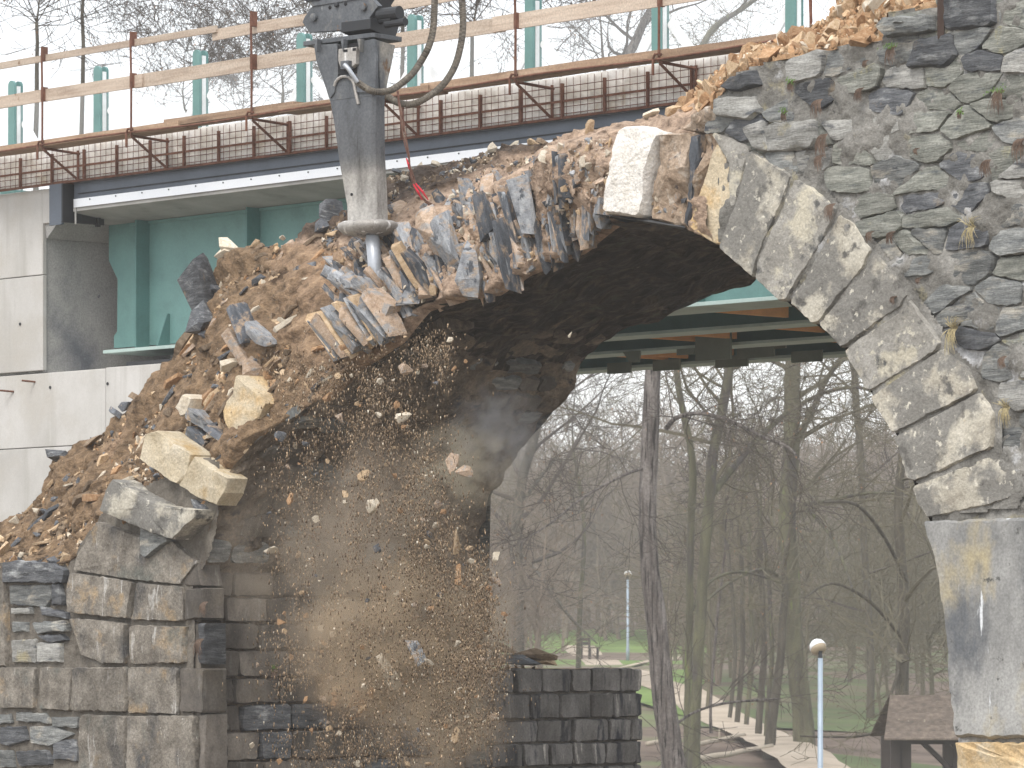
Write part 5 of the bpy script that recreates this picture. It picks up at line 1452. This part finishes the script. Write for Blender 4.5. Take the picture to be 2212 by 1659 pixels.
zA = zl(60, 806, KA)
MB().box(xe - .006, L(112, 450, KA).x, KA, KA + .05, zl(60, 487, KA) , z_gb - .026).build('concrete_panel', m_conc, ab, bevel=.006)
MB().box(xl0, xr_, KA + .06, 7.3, zl(60, 1600, KA), zA - .006).build('bearing_shelf', m_conc, ab)
m_concd = mat('shuttered_concrete', [(.30, .30, .29), (.38, .375, .36), (.44, .435, .42)], 1.2, (1, 1, .6), 0, .25, 40, .9, [((.13, .14, .16), .9, .52, .7, O1)], bdist=.004)
ztop2 = zl(120, 487, KA)
mb = MB()
p1, p2, p3 = L(120, 487, KA), L(97, 515, KA), L(93, 803, KA)
za3 = zA
mb.prism([Vector((xl0, KA + .06, ztop2)), Vector((xe - .02, KA + .06, ztop2)), Vector((xe - .02, KA + .06, za3)), Vector((xl0, KA + .06, za3))], Vector((0, 7, 0)))
mb.build('side_wall', m_concd, ab)
MB().box(xe - .016, xe - .012, KA + .02, KA + .055, za3, zt_).build('wall_edge', m_concd, ab)
MB().box(xe - .03, XR, 8.6, 8.8, za3, z_gt - .3).build('back_wall', m_concd, ab) if False else None
MB().box(xe - .02, x_in + 3.2, 7.0, 7.3, za3, z_gt - .01).build('back_wall', m_concd, ab)
MB().box(L(290, 790, 5.8).x, L(520, 790, 5.8).x, 5.7, 6.4, za3 - .001, za3 + .07).build('bearing_pad', m_dark, ab)
MB().prism([Vector((p2.x - .01, KA + .03, p2.z)), Vector((xe - .01, KA + .03, ztop2 + .05)), Vector((p1.x + .02, KA + .03, ztop2 + .05))], Vector((0, 1.2, 0))).build('chamfer', m_concd, ab)
# steel end piece of the deck joint
ea, eb = L(110, 400, KA - .1), L(141, 484, KA - .1)
jt = MB().box(ea.x, L(136, 450, KA - .1).x, KA - .12, KA - .09, eb.z, ea.z).build('joint_plate', m_fascia, new)
MB().box(L(136, 450, KA - .1).x, L(136, 450, KA - .1).x + .02, KA - .12, KA + .4, eb.z + .02, ea.z).build('joint_plate', m_dark, new)
MB().box(L(136, 450, KA - .1).x, x_end - .01, KA + .3, KA + .33, eb.z - .0, ea.z).build('joint_plate', m_dark, new)
MB().box(L(110, 450, KA - .1).x, x_end, KA - .1, KA + .35, ea.z, ea.z + .03).build('joint_plate', m_rust, new)
MB().tube([Vector(L(163, 433, KA - .03)), Vector(L(163.5, 484, KA - .03))], .01, 6).build('drip_rod', m_conc2, new)
for (x0_, y0_, x1_) in ((47, 822, 76), (-5, 843, 30)):
    p = L(x1_, y0_ + 3, KA); q = L(x0_, y0_, KA - .12)
    MB().tube([p, q], .011, 6).build('rebar_stub', m_rust, ab)
for (x_, y_) in ((109, 837), (233, 829), (214, 640), (44, 700)):
    p = L(x_, y_, KA)
    MB().lathe((p.x, p.y - .002, p.z), [(.016, 0), (.016, .006)], 10, (0, -1, 0)).build('tie_hole', m_dark, ab)

# ================================================================ HYDRAULIC BREAKER
Yn = 31.75
A_ = Vector((-.75, .66, 0)).normalized(); B_ = Vector((.66, .75, 0)).normalized()
NCX = (806 - CX) / F * Yn
ham = empty('hydraulic_breaker', (NCX, Yn + .2, CZ + (HY - 585) / F * Yn), label='dark hydraulic breaker with pale scuffed lower housing, chisel in the rubble', cat='hydraulic breaker')
HB = ham.location.copy()
def solve(P, D, px):
    u = (px - CX) / F
    return (u * P.y - P.x) / (D.x - u * D.y)
def section(y, xl, xc, xr, out=0.0):
    Z = CZ + (HY - y) / F * Yn
    N_ = Vector(((xc - CX) / F * Yn, Yn, Z))
    a = solve(N_, A_, xl - 4); b = solve(N_, B_, xr + 3)
    return N_ - HB, a, b
def loft(name, secs, m, cham=.03, smooth=False, parent=None):
    mb = MB(); n_ = 8
    for (N_, a, b) in secs:
        c = min(cham, a * .25, b * .25)
        P = [N_ + A_ * c, N_ + A_ * (a - c), N_ + A_ * a + B_ * c, N_ + A_ * a + B_ * (b - c), N_ + A_ * (a - c) + B_ * b, N_ + A_ * c + B_ * b, N_ + B_ * (b - c), N_ + B_ * c]
        mb.v += [tuple(p) for p in P]
    for i in range(len(secs) - 1):
        for j in range(n_):
            a = i * n_ + j; b = i * n_ + (j + 1) % n_
            mb.f.append((a, b, b + n_, a + n_))
    mb.f.append(tuple(range(n_))[::-1]); mb.f.append(tuple((len(secs) - 1) * n_ + j for j in range(n_)))
    return mb.build(name, m, parent or ham, bevel=.004)
S = section
hs_ = [(478, 750, 810, 840, 1.0), (440, 749, 810, 839, .95), (410, 744, 809, 838.3, .85), (380, 739, 808, 836.5, .66), (355, 734.5, 807.3, 835, .48), (334, 731.5, 806.6, 834.2, .34), (300, 727, 806.5, 833.6, .24), (250, 720, 807, 833, .10), (206, 712, 808, 833, .02)]
m_hous = mat('scuffed_housing', [(.35, .34, .33), (.92, .92, .92), (1.25, 1.24, 1.22)], 6, (1, 1, .3), 0, .4, 26, .5, [((.30, .28, .26), 7, .62, .68, (2, 2, .22)), ((1.5, 1.48, 1.45), 9, .63, .68, (2.2, 2.2, .25)), ((.8, .5, .32), 4, .66, .72, (1, 1, .5))], metal=.15, bdist=.012,
             zone=[(0, (.11, .118, .13)), (.33, (.12, .124, .13)), (.50, (.20, .195, .185)), (.62, (.35, .335, .31)), (1, (.44, .425, .40))])
ho = loft('housing', [S(*h_[:4]) for h_ in hs_], m_hous, .026)
at_ = ho.data.attributes.new('zone', 'FLOAT', 'POINT')
at_.data.foreach_set('value', [h_[4] for h_ in hs_ for _ in range(8)])
loft('flared_neck', [S(207, 713, 807, 832), S(165, 700, 806, 839), S(115, 683, 805, 848), S(92, 680, 805, 850)], m_ham, .02)
# flared side cheeks: plates standing on the neck
def cheek(pts, D, off, th, m=m_ham, name='cheek_plate'):
    """pts: (px,py) traced in the vertical plane through near corner + off along the other axis"""
    other = B_ if D is A_ else A_
    base = Vector((NCX, Yn, 0)) + other * off
    P = []
    for px, py in pts:
        s_ = solve(base, D, px); Q = base + D * s_
        Q.z = CZ + (HY - py) / F * Q.y
        P.append(Q - HB)
    return MB().prism(P, other * th).build(name, m, ham, bevel=.003)
cheek([(676, 98), (728, 94), (730, 160), (722, 200), (713, 212), (700, 165), (688, 130)], A_, -.012, .03)
cheek([(775, 90), (808, 84), (812, 130), (810, 200), (770, 200), (772, 130)], A_, -.014, .03)
cheek([(806, 84), (854, 98), (846, 140), (838, 175), (833, 205), (822, 205), (818, 120)], B_, -.012, .03)
cheek([(854, 98), (846, 140), (838, 175), (833, 205), (822, 205)], B_, .28, .03)
# recess with valve block, arched lower rim
cheek([(729, 98), (775, 92), (775, 158), (729, 162)], A_, -.006, .02, m_black, 'recess')
cheek([(731, 106), (770, 101), (768, 138), (758, 146), (736, 148), (730, 130)], A_, -.05, .06, m_hamw, 'valve_block')
cheek([(742, 107), (750, 106), (750, 112), (742, 113)], A_, -.054, .01, m_black, 'port')
cheek([(761, 104), (768, 103), (768, 109), (761, 110)], A_, -.054, .01, m_black, 'port')
vb = cheek([(735, 132), (752, 130), (752, 148), (735, 150)], A_, -.09, .06, m_ham, 'port_elbow')
rim = []
for t_ in range(9):
    an = math.pi * .95 * (1 - t_ / 8)
    rim.append((744 + 22 * math.cos(an), 190 - 25 * math.sin(an)))
base = Vector((NCX, Yn, 0)) - B_ * .012
P = []
for px, py in rim + [(774, 225)]:
    s_ = solve(base, A_, px); Q = base + A_ * s_; Q.z = CZ + (HY - py) / F * Q.y; P.append(Q - HB)
MB().tube(P, .012, 6).build('rim', m_hamw, ham)
# top plate
def hplate(y, t, xl, xc, xr, m, name, parent=None):
    secs = [S(y, xl, xc, xr), S(y - t, xl, xc, xr)]
    return loft(name, secs, m, .02, parent=parent)
hplate(80, 10, 655, 806, 869, m_ham, 'top_plate')
for xx_ in (678, 735, 771):
    s_ = cheek([(xx_, 84), (xx_ + 7, 84), (xx_ + 5, 112)], A_, -.06, .05, m_ham, 'gusset')
# carrier bracket above
br_ = cheek([(669, 70), (665, 66), (653, 48), (658, 36), (674, 14), (720, 5), (800, -6), (817, 12), (798, 38), (802, 62)], A_, .05, .05, m_ham, 'bracket_plate')
cheek([(669, 70), (665, 66), (653, 48), (658, 36), (674, 14), (720, 5), (800, -6), (817, 12), (798, 38), (802, 62)], A_, .30, .05, m_ham, 'bracket_plate')
cheek([(655, -25), (655, -6), (668, 8), (674, 14), (800, -6), (812, -30)], A_, .04, .04, m_ham, 'bracket_rim')
cheek([(640, -8), (662, 4), (690, 0), (690, -30), (640, -30)], A_, .03, .3, m_dark, 'arm_tip')
def discs(px, py, r, m, off=.045, th=.02, name='pin'):
    base = Vector((NCX, Yn, 0)) + B_ * off
    s_ = solve(base, A_, px); Q = base + A_ * s_; Q.z = CZ + (HY - py) / F * Q.y
    MB().lathe(Q - HB, [(r, 0), (r, th), (r * .6, th + .004)], 18, -B_).build(name, m, ham)
for px, py, r_, m in ((679, 38, .030, m_ham), (786, 15, .032, m_ham)): discs(px, py, r_, m)
for px, py, r_ in ((713, 16, .015), (747, 8, .015)): discs(px, py, r_, m_black, .05, .004, 'bolt_hole')
discs(729, 11, .018, m_dark, .05, .02)
cheek([(800, 40), (860, 38), (866, 30), (858, 70), (852, 86), (800, 62)], B_, .02, .30, m_dark, 'linkage')
cheek([(815, -20), (862, -15), (845, 12), (866, 35), (858, 72), (815, 66), (806, 20)], B_, .16, .12, m_black, 'linkage_block')
for px, py, r_ in ((832, 28, .05), (845, 48, .03), (818, 42, .03)):
    base = Vector((NCX, Yn, 0)) + B_ * .05
    s_ = solve(base, A_, px); Q = base + A_ * s_; Q.z = CZ + (HY - py) / F * Q.y
    MB().lathe(Q - HB + B_ * .05, [(r_, -.1), (r_, .1)], 14, A_).build('pin', m_dark, ham)
# foot flange and chisel
fc = S(478, 750, 810, 840)
ctr = fc[0] + A_ * fc[1] / 2 + B_ * fc[2] / 2
mb = MB()
ring = []
for j in range(28):
    an = 2 * math.pi * j / 28
    ring.append((math.cos(an), math.sin(an)))
for (s_, dz) in ((.85, .035), (1.0, .02), (1.03, .0), (1.0, -.025), (.84, -.055), (.55, -.075)):
    for c_, q_ in ring:
        mb.v.append(tuple(ctr + A_ * (.228 * s_ * (abs(c_) ** .8) * (1 if c_ > 0 else -1)) + B_ * (.182 * s_ * (abs(q_) ** .8) * (1 if q_ > 0 else -1)) + Vector((0, 0, dz - .02))))
for i in range(5):
    for j in range(28):
        a = i * 28 + j; b = i * 28 + (j + 1) % 28
        mb.f.append((a, a + 28, b + 28, b))
mb.f.append(tuple(range(28))); mb.f.append(tuple(5 * 28 + j for j in range(28))[::-1])
mb.build('foot_flange', m_hamw, ham, smooth=True)
tip = Vector(((811 - CX) / F * (Yn + .1), Yn + .1, CZ + (HY - 590) / F * Yn)) - HB
cl_t = Vector(((803 - CX) / F * (Yn + .1), Yn + .1, CZ + (HY - 490) / F * Yn)) - HB
MB().lathe(cl_t, [(.052, 0), (.052, (tip - cl_t).length * .95), (.045, (tip - cl_t).length + .3)], 24, (tip - cl_t)).build('chisel', m_chis, ham, smooth=True)
for px, py in ((760, 420), (822, 410), (834, 415)):
    if px < 800: discs(px, py, .012, m_black, -.012, .004, 'bolt_hole')
# lifting eye
# hoses
def hosep(pts, off=-.12):
    out = []
    for px, py, dy in pts:
        out.append(Wp(px, py, Yn - .1 + dy) - HB)
    return [Vector(p) for p in smooth_path([tuple(o) for o in out], 6)]
def hose(pts, r, name):
    P = hosep(pts)
    o = MB().tube(P, r, 10).build(name, m_hose, ham, smooth=True)
    for i in range(2, len(P) - 1, 1):
        d = (P[min(i + 1, len(P) - 1)] - P[i - 1]).normalized()
        for f_ in (0, .5):
            c_ = P[i].lerp(P[min(i + 1, len(P) - 1)], f_)
            MB().lathe(c_, [(r + .0035, -.012), (r + .0035, .012)], 10, d).build('hose_guard', m_hose, o, smooth=True)
    return o
hose([(770, 176, -.1), (790, 190, -.1), (810, 198, -.1), (840, 196, -.05), (862, 184, 0), (890, 160, .05), (912, 128, .1), (927, 98, .1), (936, 60, .1), (939, 0, .1), (940, -60, .1)], .022, 'hose')
hose([(835, 206, .15), (860, 222, .1), (890, 225, .05), (920, 212, 0), (955, 185, 0), (980, 148, 0), (993, 108, 0), (1000, 60, 0), (998, 0, 0), (992, -60, 0)], .022, 'hose')
P = hosep([(744, 140, -.12), (752, 148, -.14), (760, 160, -.14), (772, 178, -.12)])
MB().tube(P, [.018, .016] * 9 + [.016] * (len(P) - 18) if len(P) > 18 else .018, 8).build('hose_fitting', m_chis, ham, smooth=True)

# strap hanging from the hose into the rubble
P = [tuple(Wp(x, y, Yn - .15 + .3 * i / 8)) for i, (x, y) in enumerate([(857, 196), (864, 240), (872, 290), (880, 330), (885, 365), (893, 395), (903, 418), (920, 436), (936, 450), (944, 470), (950, 500)])]
P = [Vector(p) for p in smooth_path(P, 4)]
sb = P[-1].copy()
rt = empty('hanging_strap', sb, label='frayed strap with red ends hanging from the hose beside the breaker', cat='strap')
for q in range(4):
    rg = random.Random(q)
    MB().tube([p - sb + Vector((.008 * math.sin(i * .5 + q * 1.6) + q * .003, 0, 0)) * (1 if i < 24 else 1 + (i - 24) * .25) for i, p in enumerate(P)], .0045, 5).build('strand', m_rope, rt)
for (a, b) in (((893, 398), (912, 432)), ((898, 396), (925, 432)), ((938, 460), (950, 492)), ((878, 342), (884, 366))):
    MB().tube([Wp(*a, Yn) - sb, Wp((a[0] + b[0]) / 2 + 1, (a[1] + b[1]) / 2, Yn - .02) - sb, Wp(*b, Yn) - sb], [.005, .009, .004], 5).build('red_end', m_red, rt)

# ================================================================ FALLING DEBRIS
def fall(px, py, sx, sz, kd, m, label, k=None, ang=None, grp=None):
    k = fr.uniform(-.25, .5) if k is None else k
    p = W(L(px, py, k)); s_ = p.y / F
    rot = (fr.gauss(0, .4), ang if ang is not None else fr.uniform(-1, 1), fr.gauss(0, .5)) if kd != 'l' else (fr.gauss(0, .2), ang or 0, fr.gauss(0, .3))
    if kd == 'l': scl = (sx * s_ / .2, sx * s_ / .3, sz * s_)
    elif kd == 's': scl = (sx * s_, sx * s_ * 2, sz * s_ * 1.2)
    else: scl = (sx * s_ * 1.1, sx * s_, sz * s_ * 1.3)
    o = inst('falling_stone', rmesh(kd, fr.randrange(22), m), None, p, rot, scl)
    tag(o, label, 'stone', grp or 'stones falling in the debris stream')
fr = random.Random(404)
hand = [(876, 797, 34, 34, 'r', m_rs_pink, 'grey and tan stone, highest large one falling before the dark soffit'), (785, 1028, 42, 26, 's', m_rs_tan, 'flat tan shard falling left of the stream centre'), (805, 1094, 40, 40, 'r', m_rs_cream, 'white cube-like stone falling mid-stream'),
 (978, 998, 34, 60, 's', m_rs_pink, 'long pink shard, upper half of the tumbling pair at the pier edge'), (1003, 1018, 42, 34, 'r', m_rs_pink, 'pink stone, lower half of the tumbling pair at the pier edge'), (627, 1078, 22, 28, 'r', m_rs_or, 'small orange stone falling by the dark wall at left'), (588, 1189, 40, 24, 'r', m_rs_cream, 'cream stone in the air over the left pier'),
 (607, 1343, 30, 14, 'r', m_rs_or, 'orange flat stone in the air over the left pier'), (1076, 1206, 27, 52, 'r', m_rs_cream, 'upright yellow stone falling clear against the trees'), (1068, 1253, 40, 22, 'r', m_rs_pink, 'pink stone directly under the upright yellow one'), (870, 900, 44, 22, 's', m_rs_cream, 'grey-cream slab falling before the pier'),
 (1232, 723, 9, 16, 'r', m_rs_cream, 'tiny pale stone flung out under the soffit'), (840, 1452, 36, 92, 'l', m_rs_cream, 'long yellowish stone at the bottom of the stream'), (893, 1405, 36, 70, 'l', m_rs_blue, 'blue-grey slate shard near the stream bottom'), (926, 1430, 12, 34, 'r', m_rs_cream, 'narrow white stone right of the slate shard'),
 (768, 1512, 32, 18, 'r', m_rs_pink, 'pink stone low in the stream, second from bottom left'), (780, 1528, 34, 20, 'r', m_rs_or, 'brown stone under the pink one low in the stream'), (735, 903, 20, 36, 'r', m_rs_pink, 'pink stone falling past the boulder'), (708, 858, 30, 22, 'r', m_rs_or, 'orange stone dropping off the broken edge'), (605, 940, 26, 30, 'r', m_rs_dark, 'dark stone beside the ochre boulder, falling'),
 (745, 1085, 14, 16, 'r', m_rs_cream, 'small grey stone falling left of the white cube-like one'), (985, 1170, 20, 60, 'l', m_rs_tan, 'tan splinter along the right edge of the stream'), (990, 1240, 18, 50, 'l', m_rs_or, 'orange splinter in the right edge of the stream'), (815, 1185, 18, 28, 'r', m_rs_dark, 'grey slate stone tumbling mid-stream under the cube-like one'), (716, 1465, 22, 18, 'r', m_rs_pink, 'pink stone left of the stream bottom'),
 (1062, 1548, 26, 30, 'r', m_rs_pink, 'pale stone falling before the dark pier blocks'), (985, 1590, 24, 46, 's', m_rs_tan, 'tan shard near the lower picture edge'), (750, 1450, 16, 34, 's', m_rs_blue, 'blue shard left of the long yellowish stone')]
for h_ in hand: fall(h_[0], h_[1], h_[2], h_[3], h_[4], h_[5], h_[6], k=0.0 if h_[0] < 1060 else .6, ang=-.55 if h_[4] == 'l' and h_[3] > 60 else None)
STREAM = [(1030, 1290, 38, 90, 1.2), (1048, 1420, 40, 55, 1.4), (620, 1120, 60, 130, .6), (640, 1420, 80, 110, .9), (1030, 1540, 50, 70, .8), (760, 1620, 160, 50, 1.4), (760, 980, 110, 120, 1.2), (930, 1130, 70, 120, 1.3), (690, 830, 90, 60, 1.0), (820, 850, 90, 110, 1.4), (880, 1000, 90, 110, 1.5), (800, 1150, 130, 110, 1.6), (900, 1240, 120, 90, 2.4), (960, 1330, 90, 80, 2.2), (820, 1350, 140, 90, 2.4), (800, 1480, 110, 90, 2.6), (960, 1480, 90, 80, 1.8), (900, 1590, 140, 70, 1.8), (650, 1000, 60, 90, .8), (680, 1250, 60, 130, .8), (1010, 1420, 60, 80, .9), (930, 780, 50, 60, .7)]
tot = sum(s_[4] for s_ in STREAM)
def spick(rg):
    r_ = rg.random() * tot
    for s_ in STREAM:
        r_ -= s_[4]
        if r_ <= 0: break
    return rg.gauss(s_[0], s_[2] * .6), rg.gauss(s_[1], s_[3] * .6)
kinds_ = [(m_rs_tan, 'small tan stone falling in the dusty debris stream'), (m_rs_or, 'small orange-brown stone falling in the dusty debris stream'), (m_rs_cream, 'small cream stone falling in the dusty debris stream'), (m_rs_dark, 'small dark slate chip falling in the dusty debris stream'), (m_rs_pink, 'small pinkish stone falling in the dusty debris stream')]
for i in range(150):
    x, y = spick(fr)
    m, lb = fr.choices(kinds_, (.3, .24, .2, .14, .12))[0]
    s_ = fr.uniform(8, 20)
    vb_ = 'high up beside the soffit' if y < 980 else ('at mid height of the stream' if y < 1250 else ('low in the stream' if y < 1450 else 'near the lower picture edge'))
    hb_ = 'on its left fringe' if x < 740 else ('in its left half' if x < 850 else ('in its right half' if x < 950 else 'on its right fringe'))
    lb = lb.replace('falling in the dusty debris stream', 'falling ' + vb_ + ', ' + hb_)
    fall(x, y, s_, s_ * fr.uniform(.5, 1.2), fr.choice('rrs'), m, lb)
# the impact heap thrown up low in the stream (dense orange lumps)
for i in range(36):
    x, y = fr.gauss(765, 42), fr.gauss(1500, 26)
    m, lb = kinds_[fr.choice((0, 1, 1, 4))]
    s_ = fr.uniform(12, 28)
    lb = lb.replace('small', 'tumbling').replace('falling in the dusty debris stream', 'in the orange clump low left in the stream, ' + ('upper' if y < 1490 else 'lower') + (' left part' if x < 765 else ' right part'))
    fall(x, y, s_, s_ * fr.uniform(.5, 1.0), 'r', m, lb, k=fr.uniform(-.1, .2))
def grit(name, n, m, smin, smax, seed, stretch=1.0):
    rg = random.Random(seed); V = np.empty((n * 4, 3)); T = np.array([[1, 0, -.7], [-1, 0, -.7], [0, 1, .7], [0, -1, .7]]) * .6
    for i in range(n):
        while True:
            x, y = spick(rg)
            if 1.3 * mn.noise(Vector((x / 42 + .25 * y / 42, y / 80, 2.3))) + .9 * mn.noise(Vector((x / 15, y / 30, 5.7))) + .5 * mn.noise(Vector((x / 6, y / 13, seed * .7))) > rg.uniform(-1.15, .6): break
        k = rg.uniform(-.45, .9)
        p = W(L(x, y, k)); s_ = (smin + (smax - smin) * rg.random() ** 5) * p.y / F
        a = rg.random() * 6.28; c_, q_ = math.cos(a), math.sin(a)
        t = T * s_ * np.array([rg.uniform(.4, .9), rg.uniform(.4, .9), rg.uniform(.6, 1.4) * stretch])
        V[i * 4:i * 4 + 4, 0] = t[:, 0] * c_ - t[:, 1] * q_ + p.x
        V[i * 4:i * 4 + 4, 1] = t[:, 0] * q_ + t[:, 1] * c_ + p.y
        V[i * 4:i * 4 + 4, 2] = t[:, 2] + p.z
    f = np.array([[0, 1, 2], [0, 3, 1], [0, 2, 3], [1, 3, 2]])
    Fc = (f[None] + (np.arange(n) * 4)[:, None, None]).reshape(-1, 3)
    me = bpy.data.meshes.new(name)
    me.vertices.add(n * 4); me.vertices.foreach_set('co', V.ravel())
    me.loops.add(Fc.size); me.loops.foreach_set('vertex_index', Fc.ravel().astype(np.int32))
    me.polygons.add(len(Fc)); me.polygons.foreach_set('loop_start', np.arange(0, Fc.size, 3, dtype=np.int32))
    me.materials.append(m); me.update(calc_edges=True)
    o = bpy.data.objects.new(name, me); COL.objects.link(o)
    return tag(o, kind='stuff')
tag(grit('falling_grit', 78000, m_grit, .5, 4.2, 1, 2.4), 'tan grit and sand pouring down below the breaker', 'grit')
tag(grit('falling_grit', 40000, m_rs_brown, .5, 4.8, 2, 2.4), 'dark brown earth crumbs pouring down below the breaker', 'grit')
tag(grit('falling_grit', 3500, m_rs_cream, .6, 5, 3, 2.0), 'pale specks of mortar flying in the debris stream', 'grit')

# dust puffs
def dust(name, cpx, cpy, k, rx, ry, rz, dens, col, label, seed):
    p = W(L(cpx, cpy, k))
    mb = MB()
    mb.lathe((0, 0, -1), [(max(.02, math.sin(math.pi * i / 10)), 1 - math.cos(math.pi * i / 10)) for i in range(11)], 18)
    m = bpy.data.materials.new(name); m.use_nodes = True
    nt = m.node_tree; nt.nodes.clear()
    out = nt.nodes.new('ShaderNodeOutputMaterial'); pv = nt.nodes.new('ShaderNodeVolumePrincipled')
    pv.inputs['Color'].default_value = (*col, 1); pv.inputs['Density'].default_value = dens
    tc = nt.nodes.new('ShaderNodeTexCoord'); ln = nt.nodes.new('ShaderNodeVectorMath'); ln.operation = 'LENGTH'
    nt.links.new(tc.outputs['Object'], ln.inputs[0])
    mr = nt.nodes.new('ShaderNodeMapRange'); mr.inputs[1].default_value = 1.0; mr.inputs[2].default_value = .1; mr.inputs[3].default_value = 0; mr.inputs[4].default_value = 1
    mr.interpolation_type = 'SMOOTHSTEP'
    nt.links.new(ln.outputs['Value'], mr.inputs[0])
    no = nt.nodes.new('ShaderNodeTexNoise'); no.inputs['Scale'].default_value = 2.6; no.inputs['Detail'].default_value = 7; no.inputs['Distortion'].default_value = .6
    mp = nt.nodes.new('ShaderNodeMapping'); mp.inputs['Location'].default_value = (seed, seed * 2, 0)
    nt.links.new(tc.outputs['Object'], mp.inputs[0]); nt.links.new(mp.outputs[0], no.inputs['Vector'])
    r_ = nt.nodes.new('ShaderNodeMapRange'); r_.inputs[1].default_value = .44; r_.inputs[2].default_value = .62
    nt.links.new(no.outputs['Fac'], r_.inputs[0])
    mu = nt.nodes.new('ShaderNodeMath'); mu.operation = 'MULTIPLY'; nt.links.new(mr.outputs[0], mu.inputs[0]); nt.links.new(r_.outputs[0], mu.inputs[1])
    m2 = nt.nodes.new('ShaderNodeMath'); m2.operation = 'MULTIPLY'; m2.inputs[1].default_value = dens; nt.links.new(mu.outputs[0], m2.inputs[0])
    nt.links.new(m2.outputs[0], pv.inputs['Density'])
    nt.links.new(pv.outputs[0], out.inputs['Volume'])
    o = mb.build('dust_cloud', m, loc=p)
    o.scale = (rx, ry, rz)
    return tag(o, label, 'dust', kind='stuff')
dust('dust_cloud', 1080, 935, 1.2, .46, .5, .48, 4.0, (.62, .63, .66), 'grey puff of dust drifting past the pier edge', 1.0)
dust('dust_cloud', 1000, 1010, .6, .5, .5, .42, 4.5, (.66, .60, .48), 'tan puff of dust behind the tumbling pink stones', 4.0)
dust('dust_cloud', 830, 1150, .4, .8, .5, .95, 4.5, (.68, .58, .47), 'brown dust hanging in the upper debris stream', 7.0)
dust('dust_cloud', 760, 1490, .2, .45, .3, .35, 4.0, (.55, .40, .26), 'small orange-brown dust knot around the tumbling clump', 19.0)
dust('dust_cloud', 1035, 1340, .9, .36, .4, .62, 6.0, (.70, .60, .48), 'tan dust on the right edge of the stream over the low pier', 31.0)
dust('dust_cloud', 960, 1560, .3, .6, .4, .5, 6.0, (.70, .57, .42), 'tan dust drifting before the low dark pier', 23.0)
dust('dust_cloud', 860, 1400, .2, .95, .5, .85, 9.0, (.72, .58, .42), 'dense brown dust low in the debris stream', 9.0)
dust('dust_cloud', 640, 1220, .2, .75, .4, .95, 2.6, (.66, .57, .46), 'thin brown dust over the left pier', 12.0)
dust('dust_cloud', 150, 780, 6.1, .9, .5, .3, .9, (.66, .67, .7), 'faint grey dust at the foot of the girder seat', 15.0)

# air
hz = MB().box(-480, 480, -20, 620, -4.5, 52).build('haze', None)
mh = bpy.data.materials.new('haze_air'); mh.use_nodes = True
nt = mh.node_tree; nt.nodes.clear()
out = nt.nodes.new('ShaderNodeOutputMaterial'); pv = nt.nodes.new('ShaderNodeVolumePrincipled')
pv.inputs['Color'].default_value = (.97, .965, .955, 1); pv.inputs['Density'].default_value = .0009
nt.links.new(pv.outputs[0], out.inputs['Volume'])
hz.data.materials.append(mh)
tag(hz, 'thin pale haze in the air', 'haze', kind='stuff')
HAZE = True
if not HAZE: bpy.data.objects.remove(hz)
